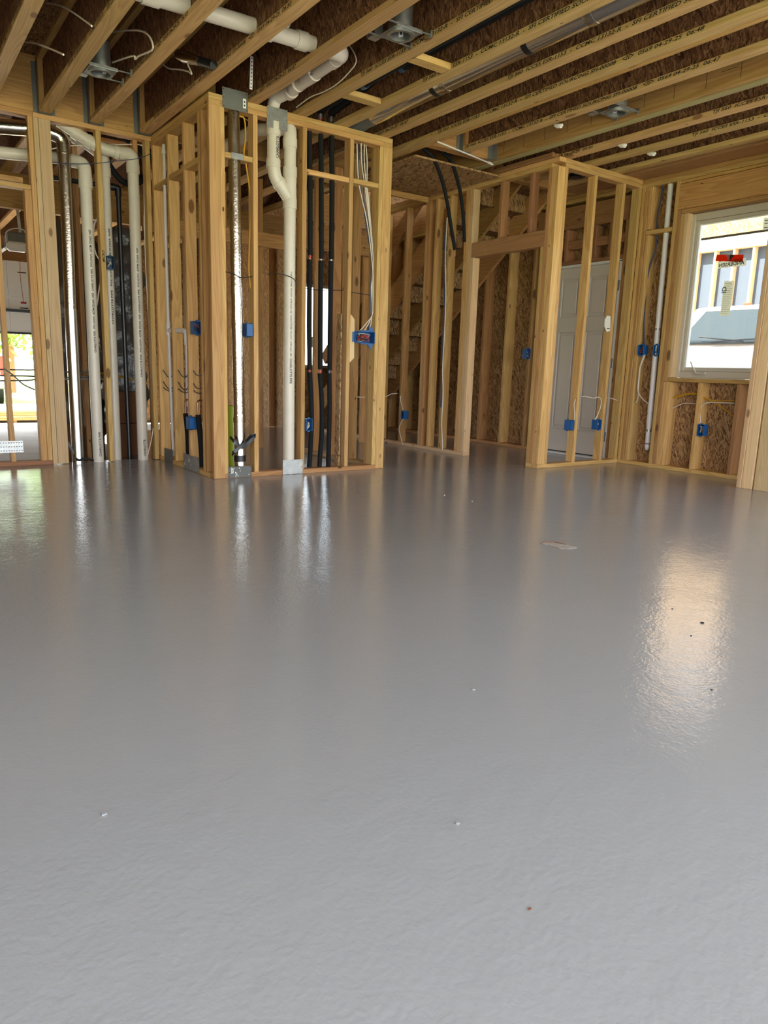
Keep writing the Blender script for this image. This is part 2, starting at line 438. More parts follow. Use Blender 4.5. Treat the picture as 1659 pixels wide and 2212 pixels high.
# ------------------------------------------------------------------ mesh helpers
class MB:
    def __init__(s):
        s.v = []; s.f = []; s.sm = []

    def add(s, vs, fs, smooth=False):
        o = len(s.v)
        s.v += [Vector(q) for q in vs]
        s.f += [tuple(i + o for i in f) for f in fs]
        s.sm += [smooth] * len(fs)
        return s

    def box(s, x0, x1, y0, y1, z0, z1, c=0.0025):
        x0, x1 = min(x0, x1), max(x0, x1); y0, y1 = min(y0, y1), max(y0, y1); z0, z1 = min(z0, z1), max(z0, z1)
        return s.fbox(Vector(((x0 + x1) / 2, (y0 + y1) / 2, (z0 + z1) / 2)), Vector((1, 0, 0)), Vector((0, 1, 0)), Vector((0, 0, 1)), x1 - x0, y1 - y0, z1 - z0, c)

    def fbox(s, c, X, Y, Z, a, b, d, ch=0.0025):
        """box about c with axes X, Y, Z, sizes a, b, d and chamfered edges"""
        h = (a / 2, b / 2, d / 2)
        A = (X, Y, Z)
        ch = min(ch, min(h) * 0.45)
        if ch <= 0:
            vs = [c + A[0] * h[0] * i + A[1] * h[1] * j + A[2] * h[2] * k for k in (-1, 1) for j in (-1, 1) for i in (-1, 1)]
            return s.add(vs, [(0, 2, 3, 1), (4, 5, 7, 6), (0, 1, 5, 4), (2, 6, 7, 3), (0, 4, 6, 2), (1, 3, 7, 5)])
        idx = {}; vs = []
        for i in (-1, 1):
            for j in (-1, 1):
                for k in (-1, 1):
                    sg = (i, j, k)
                    for ax in range(3):
                        p = Vector(c)
                        for q in range(3):
                            p += A[q] * sg[q] * (h[q] if q == ax else h[q] - ch)
                        idx[(sg, ax)] = len(vs); vs.append(p)
        fs = []
        for ax in range(3):
            u, w_ = (ax + 1) % 3, (ax + 2) % 3
            for sgn in (-1, 1):
                q = []
                for su, sw in ((-1, -1), (1, -1), (1, 1), (-1, 1)):
                    sg = [0, 0, 0]; sg[ax] = sgn; sg[u] = su; sg[w_] = sw
                    q.append(idx[(tuple(sg), ax)])
                fs.append(tuple(q if sgn > 0 else q[::-1]))
        for ax in range(3):          # the edges that run along ax
            u, w_ = (ax + 1) % 3, (ax + 2) % 3
            for su in (-1, 1):
                for sw in (-1, 1):
                    a0 = [0, 0, 0]; a0[ax] = -1; a0[u] = su; a0[w_] = sw
                    a1 = list(a0); a1[ax] = 1
                    q = [idx[(tuple(a0), u)], idx[(tuple(a1), u)], idx[(tuple(a1), w_)], idx[(tuple(a0), w_)]]
                    fs.append(tuple(q[::-1] if su * sw > 0 else q))
        for i in (-1, 1):
            for j in (-1, 1):
                for k in (-1, 1):
                    q = [idx[((i, j, k), ax)] for ax in range(3)]
                    fs.append(tuple(q if i * j * k > 0 else q[::-1]))
        return s.add(vs, fs)

    def beam(s, a, b, w, h, up=Vector((0, 0, 1)), ch=0.0025):
        a, b = Vector(a), Vector(b)
        d = (b - a); l = d.length; d.normalize()
        side = d.cross(up).normalized(); u = side.cross(d)
        return s.fbox((a + b) / 2, side, d, u, w, l, h, ch)

    def tube(s, pts, r, n=14, caps=True, closed=False):
        pts = [Vector(p) for p in pts]
        rs = r if isinstance(r, (list, tuple)) else [r] * len(pts)
        N = len(pts)
        tang = []
        for i in range(N):
            a = pts[max(i - 1, 0)]; c = pts[min(i + 1, N - 1)]
            t = (c - a)
            tang.append(t.normalized() if t.length > 1e-9 else (tang[-1] if tang else Vector((0, 0, 1))))
        ref = Vector((0, 0, 1)) if abs(tang[0].z) < 0.9 else Vector((1, 0, 0))
        nrm = tang[0].cross(ref).normalized()
        vs = []; fs = []
        for i in range(N):
            nrm = (nrm - tang[i] * nrm.dot(tang[i])).normalized()
            bi = tang[i].cross(nrm)
            for k in range(n):
                an = 2 * math.pi * k / n
                vs.append(pts[i] + (nrm * math.cos(an) + bi * math.sin(an)) * rs[i])
        for i in range(N - 1):
            for k in range(n):
                k2 = (k + 1) % n
                fs.append((i * n + k, i * n + k2, (i + 1) * n + k2, (i + 1) * n + k))
        s.add(vs, fs, True)
        if caps:
            o = len(s.v) - len(vs)
            s.f.append(tuple(o + k for k in range(n))[::-1]); s.sm.append(False)
            s.f.append(tuple(o + (N - 1) * n + k for k in range(n))); s.sm.append(False)
        return s

    def ring(s, a, b, r0, r1, n=24):
        """a pipe wall from a to b: outer radius r1, inner r0"""
        a, b = Vector(a), Vector(b)
        d = (b - a).normalized()
        ref = Vector((0, 0, 1)) if abs(d.z) < 0.9 else Vector((1, 0, 0))
        u = d.cross(ref).normalized(); v = d.cross(u)
        vs = []
        for c in (a, b):
            for r in (r0, r1):
                for k in range(n):
                    an = 2 * math.pi * k / n
                    vs.append(c + (u * math.cos(an) + v * math.sin(an)) * r)
        fs = []
        for k in range(n):
            q = (k + 1) % n
            fs += [(k, q, n + q, n + k), (2 * n + k, 3 * n + k, 3 * n + q, 2 * n + q), (n + k, n + q, 3 * n + q, 3 * n + k), (k, 2 * n + k, 2 * n + q, q)]
        return s.add(vs, fs, True)

    def prism(s, poly, vec):
        poly = [Vector(p) for p in poly]; vec = Vector(vec); n = len(poly)
        vs = poly + [p + vec for p in poly]
        fs = [tuple(range(n))[::-1], tuple(range(n, 2 * n))] + [(i, (i + 1) % n, n + (i + 1) % n, n + i) for i in range(n)]
        return s.add(vs, fs)


WL = {}


def obj(name, mb, mat, parent=None, label=None, cat=None, group=None, kind=None, sharp=40):
    """one mesh object: origin at its own centre, child of parent where given"""
    c = Vector((0, 0, 0))
    if mb.v:
        lo = Vector([min(p[i] for p in mb.v) for i in range(3)]); hi = Vector([max(p[i] for p in mb.v) for i in range(3)])
        c = (lo + hi) / 2
    me = bpy.data.meshes.new(name)
    me.from_pydata([p - c for p in mb.v], [], mb.f)
    if any(mb.sm):
        me.polygons.foreach_set('use_smooth', mb.sm)
        me.update()
        me.set_sharp_from_angle(angle=math.radians(sharp))
    if isinstance(mat, (list, tuple)):
        for m in mat:
            me.materials.append(m)
    else:
        me.materials.append(mat)
    o = bpy.data.objects.new(name, me)
    COL.objects.link(o)
    place(o, c, parent)
    tag(o, label, cat, group, kind)
    return o


def place(o, c, parent):
    c = Vector(c)
    if parent:
        o.parent = parent
        o.location = c - WL[parent.name]
    else:
        o.location = c
    WL[o.name] = c


def tag(o, label=None, cat=None, group=None, kind=None):
    if label: o['label'] = label
    if cat: o['category'] = cat
    if group: o['group'] = group
    if kind: o['kind'] = kind


def thing(name, label, cat, loc, group=None):
    o = bpy.data.objects.new(name, None)
    o.empty_display_size = 0.05
    COL.objects.link(o)
    place(o, loc, None)
    tag(o, label, cat, group)
    return o


def struct(name, loc=(0, 0, 0)):
    o = bpy.data.objects.new(name, None)
    o.empty_display_size = 0.05
    COL.objects.link(o)
    place(o, loc, None)
    o['kind'] = 'structure'
    return o


def bend(pts, r=0.05, n=6):
    """round the corners of a polyline"""
    pts = [Vector(p) for p in pts]
    res = [pts[0]]
    for i in range(1, len(pts) - 1):
        a, b, c = pts[i - 1], pts[i], pts[i + 1]
        d1 = (a - b); d2 = (c - b)
        q = min(r, d1.length * 0.49, d2.length * 0.49)
        p0 = b + d1.normalized() * q; p1 = b + d2.normalized() * q
        for k in range(n + 1):
            t = k / n
            res.append(p0 * (1 - t) ** 2 + b * 2 * t * (1 - t) + p1 * t * t)
    res.append(pts[-1])
    return res


def spline(pts, n=8):
    pts = [Vector(p) for p in pts]
    q = [pts[0] * 2 - pts[1]] + pts + [pts[-1] * 2 - pts[-2]]
    res = []
    for i in range(1, len(q) - 2):
        for k in range(n):
            t = k / n
            a, b, c, d = q[i - 1], q[i], q[i + 1], q[i + 2]
            res.append(0.5 * ((2 * b) + (c - a) * t + (2 * a - 5 * b + 4 * c - d) * t * t + (3 * b - a - 3 * c + d) * t ** 3))
    res.append(pts[-1])
    return res


_tm = {}


def letters(string, size, shear=0.0, spacing=1.0):
    """flat lettering as vertices and faces in its own xy plane"""
    key = (string, size, shear, spacing)
    if key not in _tm:
        cu = bpy.data.curves.new('t', 'FONT')
        cu.body = string; cu.size = size; cu.shear = shear; cu.space_character = spacing
        cu.resolution_u = 2; cu.offset = size * 0.022
        cu.align_y = 'CENTER'
        o = bpy.data.objects.new('t', cu)
        COL.objects.link(o)
        dg = bpy.context.evaluated_depsgraph_get()
        me = bpy.data.meshes.new_from_object(o.evaluated_get(dg))
        _tm[key] = ([v.co.copy() for v in me.vertices], [tuple(p.vertices) for p in me.polygons])
        bpy.data.objects.remove(o); bpy.data.meshes.remove(me); bpy.data.curves.remove(cu)
    return _tm[key]


def text(parent, string, size, origin, right, up, mat='ink', shear=0.0, spacing=1.0, length=None, name='printed_text'):
    vs, fs = letters(string, size, shear, spacing)
    if not vs:
        return
    right = Vector(right).normalized(); up = Vector(up).normalized()
    wdt = max(v.x for v in vs)
    k = (length / wdt) if length else 1.0
    mb = MB()
    mb.add([Vector(origin) + right * v.x * k + up * v.y for v in vs], fs)
    return obj(name, mb, M[mat], parent, kind='stuff')


def board(par, x0, x1, y0, y1, z0, z1, axis, tone='spf', name='stud', c=0.0025):
    return obj(name, MB().box(x0, x1, y0, y1, z0, z1, c), wood(axis, tone), par)


# ================================================================== STRUCTURE
T = 0.038
D4 = 0.089
YL, XC, YF, XS, YC, XR = 6.575, 2.111, 5.271, 5.106, 4.682, 6.305

YB = -1.6
# floor
fl = MB().box(-3.2, 6.46, YB - 0.1, 6.70, -0.2, 0.0, 0)
fl.box(2.0, 6.46, 6.70, 9.6, -0.2, 0.0, 0)
obj('floor', fl, M['floor'], kind='structure')

# ------------------------------------------------------------------ ceiling
ceiling = struct('ceiling', (0, 0, 3.18))
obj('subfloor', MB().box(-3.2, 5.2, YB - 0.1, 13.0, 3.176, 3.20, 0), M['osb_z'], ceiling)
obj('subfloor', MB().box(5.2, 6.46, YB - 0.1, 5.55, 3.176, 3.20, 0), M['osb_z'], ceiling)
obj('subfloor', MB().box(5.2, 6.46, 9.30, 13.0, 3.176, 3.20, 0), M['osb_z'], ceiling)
STR = 'TJI 560   ICCES ESR-1153  -  CCMC 13132-R  -  SFI CERTIFIED SOURCING SFI-00008    \u25c1\u25b7   0569 04-29-25  '


def joist(xr, y0, y1, starts, tm, hanger=False, nm='joist'):
    xl = xr - D4
    xm = (xl + xr) / 2
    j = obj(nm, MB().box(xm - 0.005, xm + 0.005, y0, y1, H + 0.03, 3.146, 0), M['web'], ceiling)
    obj('bottom_flange', MB().box(xl, xr, y0, y1, H, H + T, 0.002), wood('y', 'flange'), j)
    obj('top_flange', MB().box(xl, xr, y0, y1, 3.138, 3.176, 0.002), wood('y', 'flange'), j)
    for s in starts:
        text(j, STR.replace('   ', '  ') + tm, 0.030, (xl - 0.0008, s, H + 0.0195), (0, -1, 0), (0, 0, 1), shear=0.25, length=2.335)
    # web stiffener lines: knife-cut panel joints in the web
    if hanger:
        hb = MB()
        hb.box(xl - 0.004, xl - 0.002, y1 - 0.05, y1 - 0.001, H - 0.003, 3.13, 0)
        hb.box(xr + 0.002, xr + 0.004, y1 - 0.05, y1 - 0.001, H - 0.003, 3.13, 0)
        hb.box(xl - 0.004, xr + 0.004, y1 - 0.05, y1 - 0.001, H - 0.005, H - 0.002, 0)
        hb.box(xl - 0.034, xl - 0.002, y1 - 0.004, y1 - 0.001, H - 0.003, 3.13, 0)
        hb.box(xr + 0.002, xr + 0.034, y1 - 0.004, y1 - 0.001, H - 0.003, 3.13, 0)
        obj('joist_hanger', hb, M['galv_dark'], j)
        st = MB()
        st.box(xl - 0.0, xm - 0.006, y1 - 0.075, y1 - 0.006, H + T, 3.137, 0.002)
        obj('web_stiffener', st, wood('z', 'lvl'), j)
    return j


YR = 6.572
JX = {}
for xr, st in ((-2.75, []), (-2.34, []), (-1.93, []), (-1.53, []), (-1.12, []), (-0.71, []), (-0.30, []), (0.11, []), (0.52, [])):
    joist(xr, YB, YR, st, '06:50', True)
joist(0.930, YB, YR, [6.0, 2.6], '06:50', True)
joist(1.322, YB, YR, [5.50], '06:50', True)
joist(1.695, YB, YR, [6.62], '06:50', True)
joist(2.095, YB, YR, [6.156, 2.75], '06:50', True)
joist(2.500, YB, YR, [6.86, 3.45], '06:47')
joist(2.905, YB, YR, [4.389], '06:47')
joist(3.280, YB, YR, [4.201], '06:47')
joist(3.680, YB, 6.9, [7.22, 3.806], '06:47')
joist(4.020, YB, 6.9, [4.947], '06:48')
joist(4.450, YB, 5.17, [5.10], '06:47', True)
joist(5.255, YB, 5.50, [7.85 - 1.14, 3.301], '05:50')
joist(5.600, YB, 5.50, [3.679], '05:50')
joist(5.970, YB, 5.50, [], '05:50')
# nailer strip along one joist
obj('nailer_strip', MB().box(4.022, 4.058, YB, 6.9, H - 0.004, H + 0.034), wood('y', 'lvl'), ceiling)
# flush beam
bm_ = obj('beam', MB().box(4.752, 4.797, YB, 6.6, H - 0.002, 3.176), wood('y', 'lvl'), ceiling)
obj('ply', MB().box(4.797, 4.842, YB, 6.6, H - 0.010, 3.176), wood('y', 'green'), bm_)
obj('ply', MB().box(4.842, 4.887, YB, 6.6, H - 0.003, 3.176), wood('y', 'green'), bm_)
lb = MB()
for i in range(14):
    y = 1.9 + i * 0.24
    lb.box(4.7512, 4.7522, y, y + 0.003, H + 0.03, 3.13, 0)
    if i % 3 == 1:
        for k in range(4):
            lb.box(4.7512, 4.7522, y + 0.02, y + 0.14, H + 0.10 + 0.05 * k, H + 0.103 + 0.05 * k, 0)
obj('layout_lines', lb, M['ink'], bm_, kind='stuff')
# short header that the hung joist ends on
hd = obj('header', MB().box(4.022, 4.750, 5.172, 5.262, H, 3.176), wood('x', 'lvl'), ceiling)
hh = MB()
hh.box(4.748, 4.751, 5.10, 5.172, H - 0.01, 3.10, 0); hh.box(4.70, 4.751, 5.168, 5.172, H - 0.01, 3.10, 0); hh.box(4.66, 4.751, 5.10, 5.172, H - 0.013, H - 0.010, 0)
obj('header_hanger', hh, M['galv'], hd)
# rim the joists hang on, above the left wall
obj('rim_board', MB().box(-3.1, 2.105, YR + 0.003, YR + 0.048, H + 0.001, 3.176), wood('x', 'lvl'), ceiling)
obj('rim_board', MB().box(2.11, 3.55, YR + 0.003, YR + 0.048, H + 0.001, 3.176), wood('x', 'fir'), ceiling)
obj('stair_header', MB().box(5.2, 6.30, 5.505, 5.59, H, 3.176), wood('x', 'lvl'), ceiling)
obj('rim_board', MB().box(6.312, 6.35, YB, 9.5, H, 3.176), wood('y', 'fir'), ceiling)
obj('rim_board', MB().box(6.06, 6.30, YB, 5.50, H + 0.001, H + 0.04), wood('y', 'red'), ceiling)
# blocking
for x0, x1, y, z0, z1, ax, tone in ((2.097, 2.409, 5.86, 2.80, 3.17, 'x', 'lvl'), (2.908, 3.188, None, 0, 0, 'x', 'spf')):
    if y:
        obj('blocking', MB().box(x0, x1, y, y + T, z0, z1), wood(ax, tone), ceiling)
for (a, b) in (((882, 128), (955, 152)), ((735, 205), (812, 228))):
    p = P(a[0], a[1], 'z', H); q = P(b[0], b[1], 'z', H)
    yy = (p.y + q.y) / 2
    obj('blocking', MB().box(2.907, 3.189, yy - D4 / 2, yy + D4 / 2, H + 0.002, H + 0.04), wood('x', 'spf'), ceiling)
# low soffit panel with its edge framing over the passage
obj('soffit_panel', MB().box(4.06, 5.08, 5.40, 6.50, H - 0.045, H - 0.03, 0), osb('soffit_board', OSBC, 'z', 0.8), ceiling)
obj('soffit_framing', MB().box(3.72, 5.08, 6.50, 6.538, H - 0.10, H - 0.012), wood('x', 'fir'), ceiling)

# ------------------------------------------------------------------ left wall
wl = struct('wall_left', (0, YL, 0))
board(wl, -3.1, 1.190, YL, YL + D4, H - T, H, 'x', 'fir', 'top_plate')
board(wl, 1.192, 2.150, YL, YL + D4, H - T, H, 'x', 'spf', 'top_plate')
board(wl, -3.1, 1.190, YL, YL + D4, 0, T, 'x', 'red', 'bottom_plate')
for x0, x1, z0, z1, t in ((1.153, 1.190, T, H - T, 'spf'), (1.192, 1.229, 0.003, H - T, 'pale'), (1.231, 1.318, 0.003, H - T, 'pale')):
    board(wl, x0, x1, YL - (0.002 if t == 'pale' else 0), YL + (D4 if x1 - x0 < 0.05 else T), z0, z1, 'z', t)
board(wl, 1.100, 1.151, YL, YL + D4, T, 2.190, 'z', 'fir', 'trimmer')
board(wl, 0.10, 0.14, YL, YL + D4, T, 2.190, 'z', 'fir', 'trimmer')
board(wl, 0.10, 1.151, YL, YL + D4, 2.192, 2.228, 'x', 'spf', 'header')
board(wl, 0.14, 1.10, YL + 0.03, YL + D4, 2.24, 2.28, 'x', 'fir', 'header')
board(wl, 1.660, 1.700, YL, YL + D4, 0.003, H - T, 'z', 'spf')
board(wl, 2.062, 2.102, YL, YL + D4, 0.003, H - T, 'z', 'spf')
board(wl, 1.975, 2.012, YL + 0.05, YL + 0.05 + D4, 0.003, H - T, 'z', 'fir')
for x in (-2.9, -2.5, -2.1, -1.7, -1.3, -0.9, -0.5, -0.1):
    board(wl, x, x + T, YL, YL + D4, T, H - T, 'z', 'spf')
# second row of studs of the double plumbing wall
for x in (1.42, 1.66, 1.93):
    board(wl, x + 0.12, x + 0.158, YL + 0.30, YL + 0.389, -0.1, H - T, 'z', 'fir')
board(wl, 1.35, 2.2, YL + 0.30, YL + 0.389, -0.14, -0.102, 'x', 'red', 'bottom_plate')
board(wl, 0.1, 2.15, YL + 0.30, YL + 0.389, H - T, H, 'x', 'fir', 'top_plate')
# perforated strap tie at the foot of the left door opening
tie = MB()
p0 = P(0, 953, 'y', YL - 0.004); p1 = P(51, 977, 'y', YL - 0.004)
TX0, TX1, TZ0, TZ1 = p0.x - 0.12, p1.x, p1.z, p0.z
nx, nz = 15, 3
hw = 0.0055
xs = [TX0]; zs = [TZ0]
for i in range(nx):
    c = TX0 + (TX1 - TX0) * (i + 0.5) / nx
    xs += [c - hw, c + hw]
for i in range(nz):
    c = TZ0 + (TZ1 - TZ0) * (i + 0.5) / nz
    zs += [c - hw * 0.7, c + hw * 0.7]
xs.append(TX1); zs.append(TZ1)
for i in range(len(xs) - 1):
    for k in range(len(zs) - 1):
        if i % 2 == 1 and k % 2 == 1:
            continue
        tie.box(xs[i], xs[i + 1], YL - 0.005, YL - 0.003, zs[k], zs[k + 1], 0)
board(wl, 0.872, 0.910, YL, YL + D4, T, 2.19, 'z', 'spf')
obj('strap_tie', tie, M['galv'], None, 'perforated galvanized strap tie low across the garage door opening framing', 'metal strap')

# ------------------------------------------------------------------ chase (boxed-out plumbing wall)
wm = struct('wall_chase', (XC, YF, 0))
XE = 3.720
board(wm, XC, XE, YF, YF + D4, 0, T, 'x', 'fir', 'bottom_plate')
board(wm, XC, XC + D4, YF + D4, YL + 0.08, 0, T, 'y', 'spf', 'bottom_plate')
board(wm, XE - D4, XE, YF + D4, YL + 0.08, 0, T, 'y', 'spf', 'bottom_plate')
board(wm, XC + D4, XE - D4, YF, YF + D4, H - 2 * T, H - T - 0.001, 'x', 'fir', 'top_plate')
board(wm, XC, XE, YF, YF + D4, H - T, H, 'x', 'spf', 'top_plate')
board(wm, XC, XC + D4, YF, YL + 0.08, H - 2 * T, H - T - 0.001, 'y', 'spf', 'top_plate')
board(wm, XC, XC + D4, YF + D4, YL, H - T, H, 'y', 'spf', 'top_plate')
board(wm, XE - D4, XE, YF, YL + 0.08, H - 2 * T, H - T - 0.001, 'y', 'spf', 'top_plate')
board(wm, XE - D4, XE, YF + D4, YL + 0.08, H - T, H, 'y', 'fir', 'top_plate')
Z0, Z1 = T, H - 2 * T
# left face: studs show their wide sides
board(wm, XC - 0.001, XC + D4, YF - 0.001, YF + T, Z0 - 0.035, Z1, 'z', 'spf')
for y in (5.465, 5.785, 6.150, 6.535):
    board(wm, XC, XC + D4, y, y + T, Z0, Z1, 'z', 'spf')
board(wm, XC + 0.001, XC + D4, 5.425, 5.463, Z0, Z1, 'z', 'fir')
for y0, y1, z in ((5.51, 5.783, 2.352), (5.825, 6.148, 2.345), (6.19, 6.533, 2.335)):
    board(wm, XC + 0.002, XC + D4, y0, y1, z, z + T, 'y', 'spf', 'blocking')
# front face: studs show their narrow edges
board(wm, 2.192, 2.229, YF, YF + D4, Z0, Z1, 'z', 'spf')
for x, t in ((2.452, 'spf'), (2.870, 'fir'), (3.302, 'spf')):
    board(wm, x, x + T, YF, YF + D4, Z0, Z1, 'z', t)
board(wm, XE - D4, XE, YF - 0.001, YF + T, Z0 - 0.035, Z1, 'z', 'spf')
board(wm, XE - D4 - T - 0.001, XE - D4 - 0.001, YF, YF + D4, Z0, Z1, 'z', 'spf')
board(wm, XE - D4 - T - 0.001, XE - 0.002, YF + D4 + 0.002, YF + D4 + T + 0.002, Z0, Z1, 'z', 'fir')
for x0, x1, z in ((2.231, 2.450, 2.362), (2.910, 3.300, 2.362), (3.342, 3.590, 2.366)):
    board(wm, x0, x1, YF + 0.002, YF + D4, z, z + T, 'x', 'spf', 'blocking')
for y in (5.72, 6.05, 6.40):
    board(wm, XE - D4, XE, y, y + T, Z0, Z1, 'z', 'fir')
sc = [P(749, 676, 'y', YF + 0.004), P(767, 690, 'y', YF + 0.004), P(766, 773, 'y', YF + 0.004), P(749, 784, 'y', YF + 0.004)]
obj('scab_board', MB().prism([(3.343, YF + 0.012, sc[0].z), (3.343, YF + 0.012, sc[3].z), (sc[2].x, YF + 0.012, sc[2].z), (sc[1].x, YF + 0.012, sc[1].z)], (0, T, 0)), wood('z', 'pale'), wm)
obj('strand_board_strip', MB().box(3.262, 3.274, YF + 0.03, YF + D4 + 0.01, 0.045, 1.33, 0), M['osb_x'], wm)

# ------------------------------------------------------------------ stair wall (runs back from the closet corner)
ws = struct('wall_stair', (XS, YC, 0))
board(ws, XS, XS + D4, 5.75, 8.9, 0, T, 'y', 'pale', 'bottom_plate')
board(ws, XS, XS + D4, YC + D4 + 0.001, 4.84, 0, T, 'y', 'spf', 'bottom_plate')
board(ws, XS, XS + D4, YC + D4, 8.9, H - 2 * T, H - T - 0.001, 'y', 'spf', 'top_plate')
board(ws, XS, XS + D4, YC, 8.9, H - T, H, 'y', 'spf', 'top_plate')
board(ws, 5.075, 5.160, 4.74, 6.50, H + 0.002, H + 0.04, 'y', 'red', 'top_plate')
for y, t in ((4.682, 'spf'), (4.722, 'spf'), (4.762, 'fir')):
    board(ws, XS, XS + D4, y, y + T - 0.001, T, Z1, 'z', t)
board(ws, XS, XS + D4, 4.802, 4.839, T, 2.03, 'z', 'spf', 'trimmer')
board(ws, XS, XS + D4, 5.752, 5.789, T, 2.03, 'z', 'pale', 'trimmer')
for y, t in ((5.791, 'pale'), (5.831, 'spf'), (5.871, 'spf')):
    board(ws, XS, XS + D4, y, y + T - 0.001, T, Z1, 'z', t)
board(ws, XS, XS + 0.04, 4.802, 5.789, 2.032, 2.172, 'y', 'red', 'header')
board(ws, XS + 0.049, XS + D4, 4.802, 5.789, 2.032, 2.172, 'y', 'fir', 'header')
for y in (5.375, 4.985):
    board(ws, XS, XS + D4, y, y + T, 2.173, Z1, 'z', 'red', 'cripple')
for y, t in ((6.14, 'spf'), (6.36, 'spf'), (6.485, 'fir'), (6.525, 'spf'), (6.905, 'fir'), (7.31, 'spf'), (7.72, 'fir'), (8.12, 'spf'), (8.52, 'fir')):
    board(ws, XS, XS + D4, y, y + T, T, Z1, 'z', t)

# ------------------------------------------------------------------ closet wall
wc = struct('wall_closet', (XS, YC, 0))
board(wc, XS, XR, YC, YC + D4, 0, T, 'x', 'spf', 'bottom_plate')
board(wc, XS + D4, XR, YC, YC + D4, H - 2 * T, H - T - 0.001, 'x', 'spf', 'top_plate')
board(wc, XS + D4, XR, YC, YC + D4, H - T, H, 'x', 'spf', 'top_plate')
board(wc, XS + D4 + 0.001, XS + D4 + T, YC, YC + D4, T, Z1, 'z', 'spf')
for x in (5.600, 6.015):
    board(wc, x, x + T, YC, YC + D4, T, Z1, 'z', 'spf')
board(wc, 6.264, 6.302, YC, YC + D4, T, Z1, 'z', 'spf')

# ------------------------------------------------------------------ right (outside) wall
wr = struct('wall_right', (XR, 3.7, 0))
D6 = 0.14
board(wr, XR, XR + D6, YB, 4.84, 0, T, 'y', 'spf', 'bottom_plate')
board(wr, XR, XR + D6, 5.84, 9.5, 0, T, 'y', 'fir', 'bottom_plate')
board(wr, XR, XR + D6, YB, 9.5, H - T, H, 'y', 'fir', 'top_plate')
board(wr, XR + 0.002, XR + D6, YB, 9.5, H - 2 * T, H - T - 0.001, 'y', 'spf', 'top_plate')
board(wr, XR + 0.004, XR + D6, YB, 4.31, 2.665, H - 2 * T - 0.003, 'y', 'lvl', 'header')
board(wr, XR + 0.001, XR + 0.06, 3.05, 4.312, 2.432, 2.660, 'y', 'fir', 'header')
board(wr, XR + 0.070, XR + D6, 3.05, 4.312, 2.432, 2.660, 'y', 'fir', 'header')
board(wr, XR, XR + D6, 3.09, 4.228, 2.392, 2.429, 'y', 'fir', 'header_plate')
board(wr, XR + 0.001, XR + 0.06, 4.60, 6.2, 2.432, 2.660, 'y', 'red', 'header')
for y0, t in ((4.645, 'spf'), (4.606, 'fir')):
    board(wr, XR, XR + D6, y0, y0 + T - 0.001, T, H - 2 * T, 'z', t)
board(wr, XR + 0.01, XR + D6, 4.565, 4.603, T, 2.25, 'z', 'spf')
board(wr, XR + 0.01, XR + D6, 4.565, 4.603, 2.30, H - 2 * T, 'z', 'spf')
board(wr, XR, XR + D6, 4.314, 4.60, 2.252, 2.290, 'y', 'spf', 'blocking')
for y0, t in ((4.270, 'spf'), (4.230, 'fir')):
    board(wr, XR, XR + D6, y0, y0 + T, T, 2.43 if y0 < 4.25 else H - 2 * T, 'z', t)
board(wr, XR, XR + D6, 4.150, 4.228, T, 0.850, 'z', 'spf', 'trimmer')
board(wr, XR, XR + D6, 4.1905, 4.228, 0.852, 2.390, 'z', 'spf', 'trimmer')
board(wr, XR + 0.002, XR + D6, 4.1525, 4.189, 0.892, 2.390, 'z', 'pale', 'trimmer')
board(wr, XR - 0.004, XR + D6, 3.09, 4.188, 0.852, 0.889, 'y', 'lvl', 'sill_plate')
for y0, t in ((3.825, 'spf'), (3.45, 'red')):
    board(wr, XR, XR + D6, y0, y0 + T, T, 0.850, 'z', t, 'cripple')
for y0 in (3.05, 3.01, 2.6, 2.2, 1.8, 1.4, 1.22, -0.95, -1.4):
    board(wr, XR, XR + D6, y0, y0 + T, T, 2.66, 'z', 'spf')
for y0, t in ((6.03, 'fir'), (6.43, 'spf'), (6.83, 'fir'), (7.23, 'spf'), (7.63, 'fir'), (8.03, 'fir'), (8.43, 'spf'), (8.83, 'fir'), (5.86, 'fir'), (5.90, 'fir')):
    board(wr, XR, XR + D6, y0, y0 + T, T, H - 2 * T, 'z', t)
board(wr, XR, XR + D6, 4.84 - T, 4.84, T, 2.43, 'z', 'fir', 'trimmer')
board(wr, XR, XR + D6, 5.82, 5.858, T, 2.06, 'z', 'fir', 'trimmer')
board(wr, XR, XR + D6, 4.84, 5.82, 2.062, 2.10, 'y', 'red', 'header')
for y in (5.0, 5.20, 5.58):
    board(wr, XR, XR + D6, y, y + T, 2.10, 2.43, 'z', 'red', 'cripple')
board(wr, XR + 0.01, XR + 0.05, 4.84, 5.82, 2.22, 2.31, 'y', 'red', 'blocking')
sh = XR + D6
for (y0, y1, z0, z1) in ((3.955, 4.84, 0, 3.2), (3.13, 4.19, 0, 0.885), (3.13, 4.19, 2.395, 3.2), (1.2, 3.13, 0, 3.2), (4.84, 5.83, 2.07, 3.2), (5.83, 8.0, 0, 3.2), (8.0, 9.5, 0, 3.2), (YB, -0.9, 0, 3.2), (-0.9, 1.2, 2.2, 3.2), (-0.9, 1.2, 0, 0.4)):
    if y0 == 3.955:
        y0 = 4.19
    obj('sheathing_panel', MB().box(sh + 0.001, sh + 0.013, y0, y1, z0, z1, 0), M['osb_x'], wr)

# end of the partition at the right edge of the view
wp = struct('wall_partition', (5.86, 3.05, 0))
board(wp, 5.862, 5.90, 3.012, 3.100, 0, H, 'z', 'pale')
board(wp, 5.853, 5.942, 3.102, 3.140, 0, H, 'z', 'pale')
board(wp, 5.866, 5.904, 2.862, 3.000, 0, H, 'z', 'pale')
board(wp, 5.91, XR - 0.002, 3.012, 3.100, 0.0, T, 'x', 'spf', 'bottom_plate')

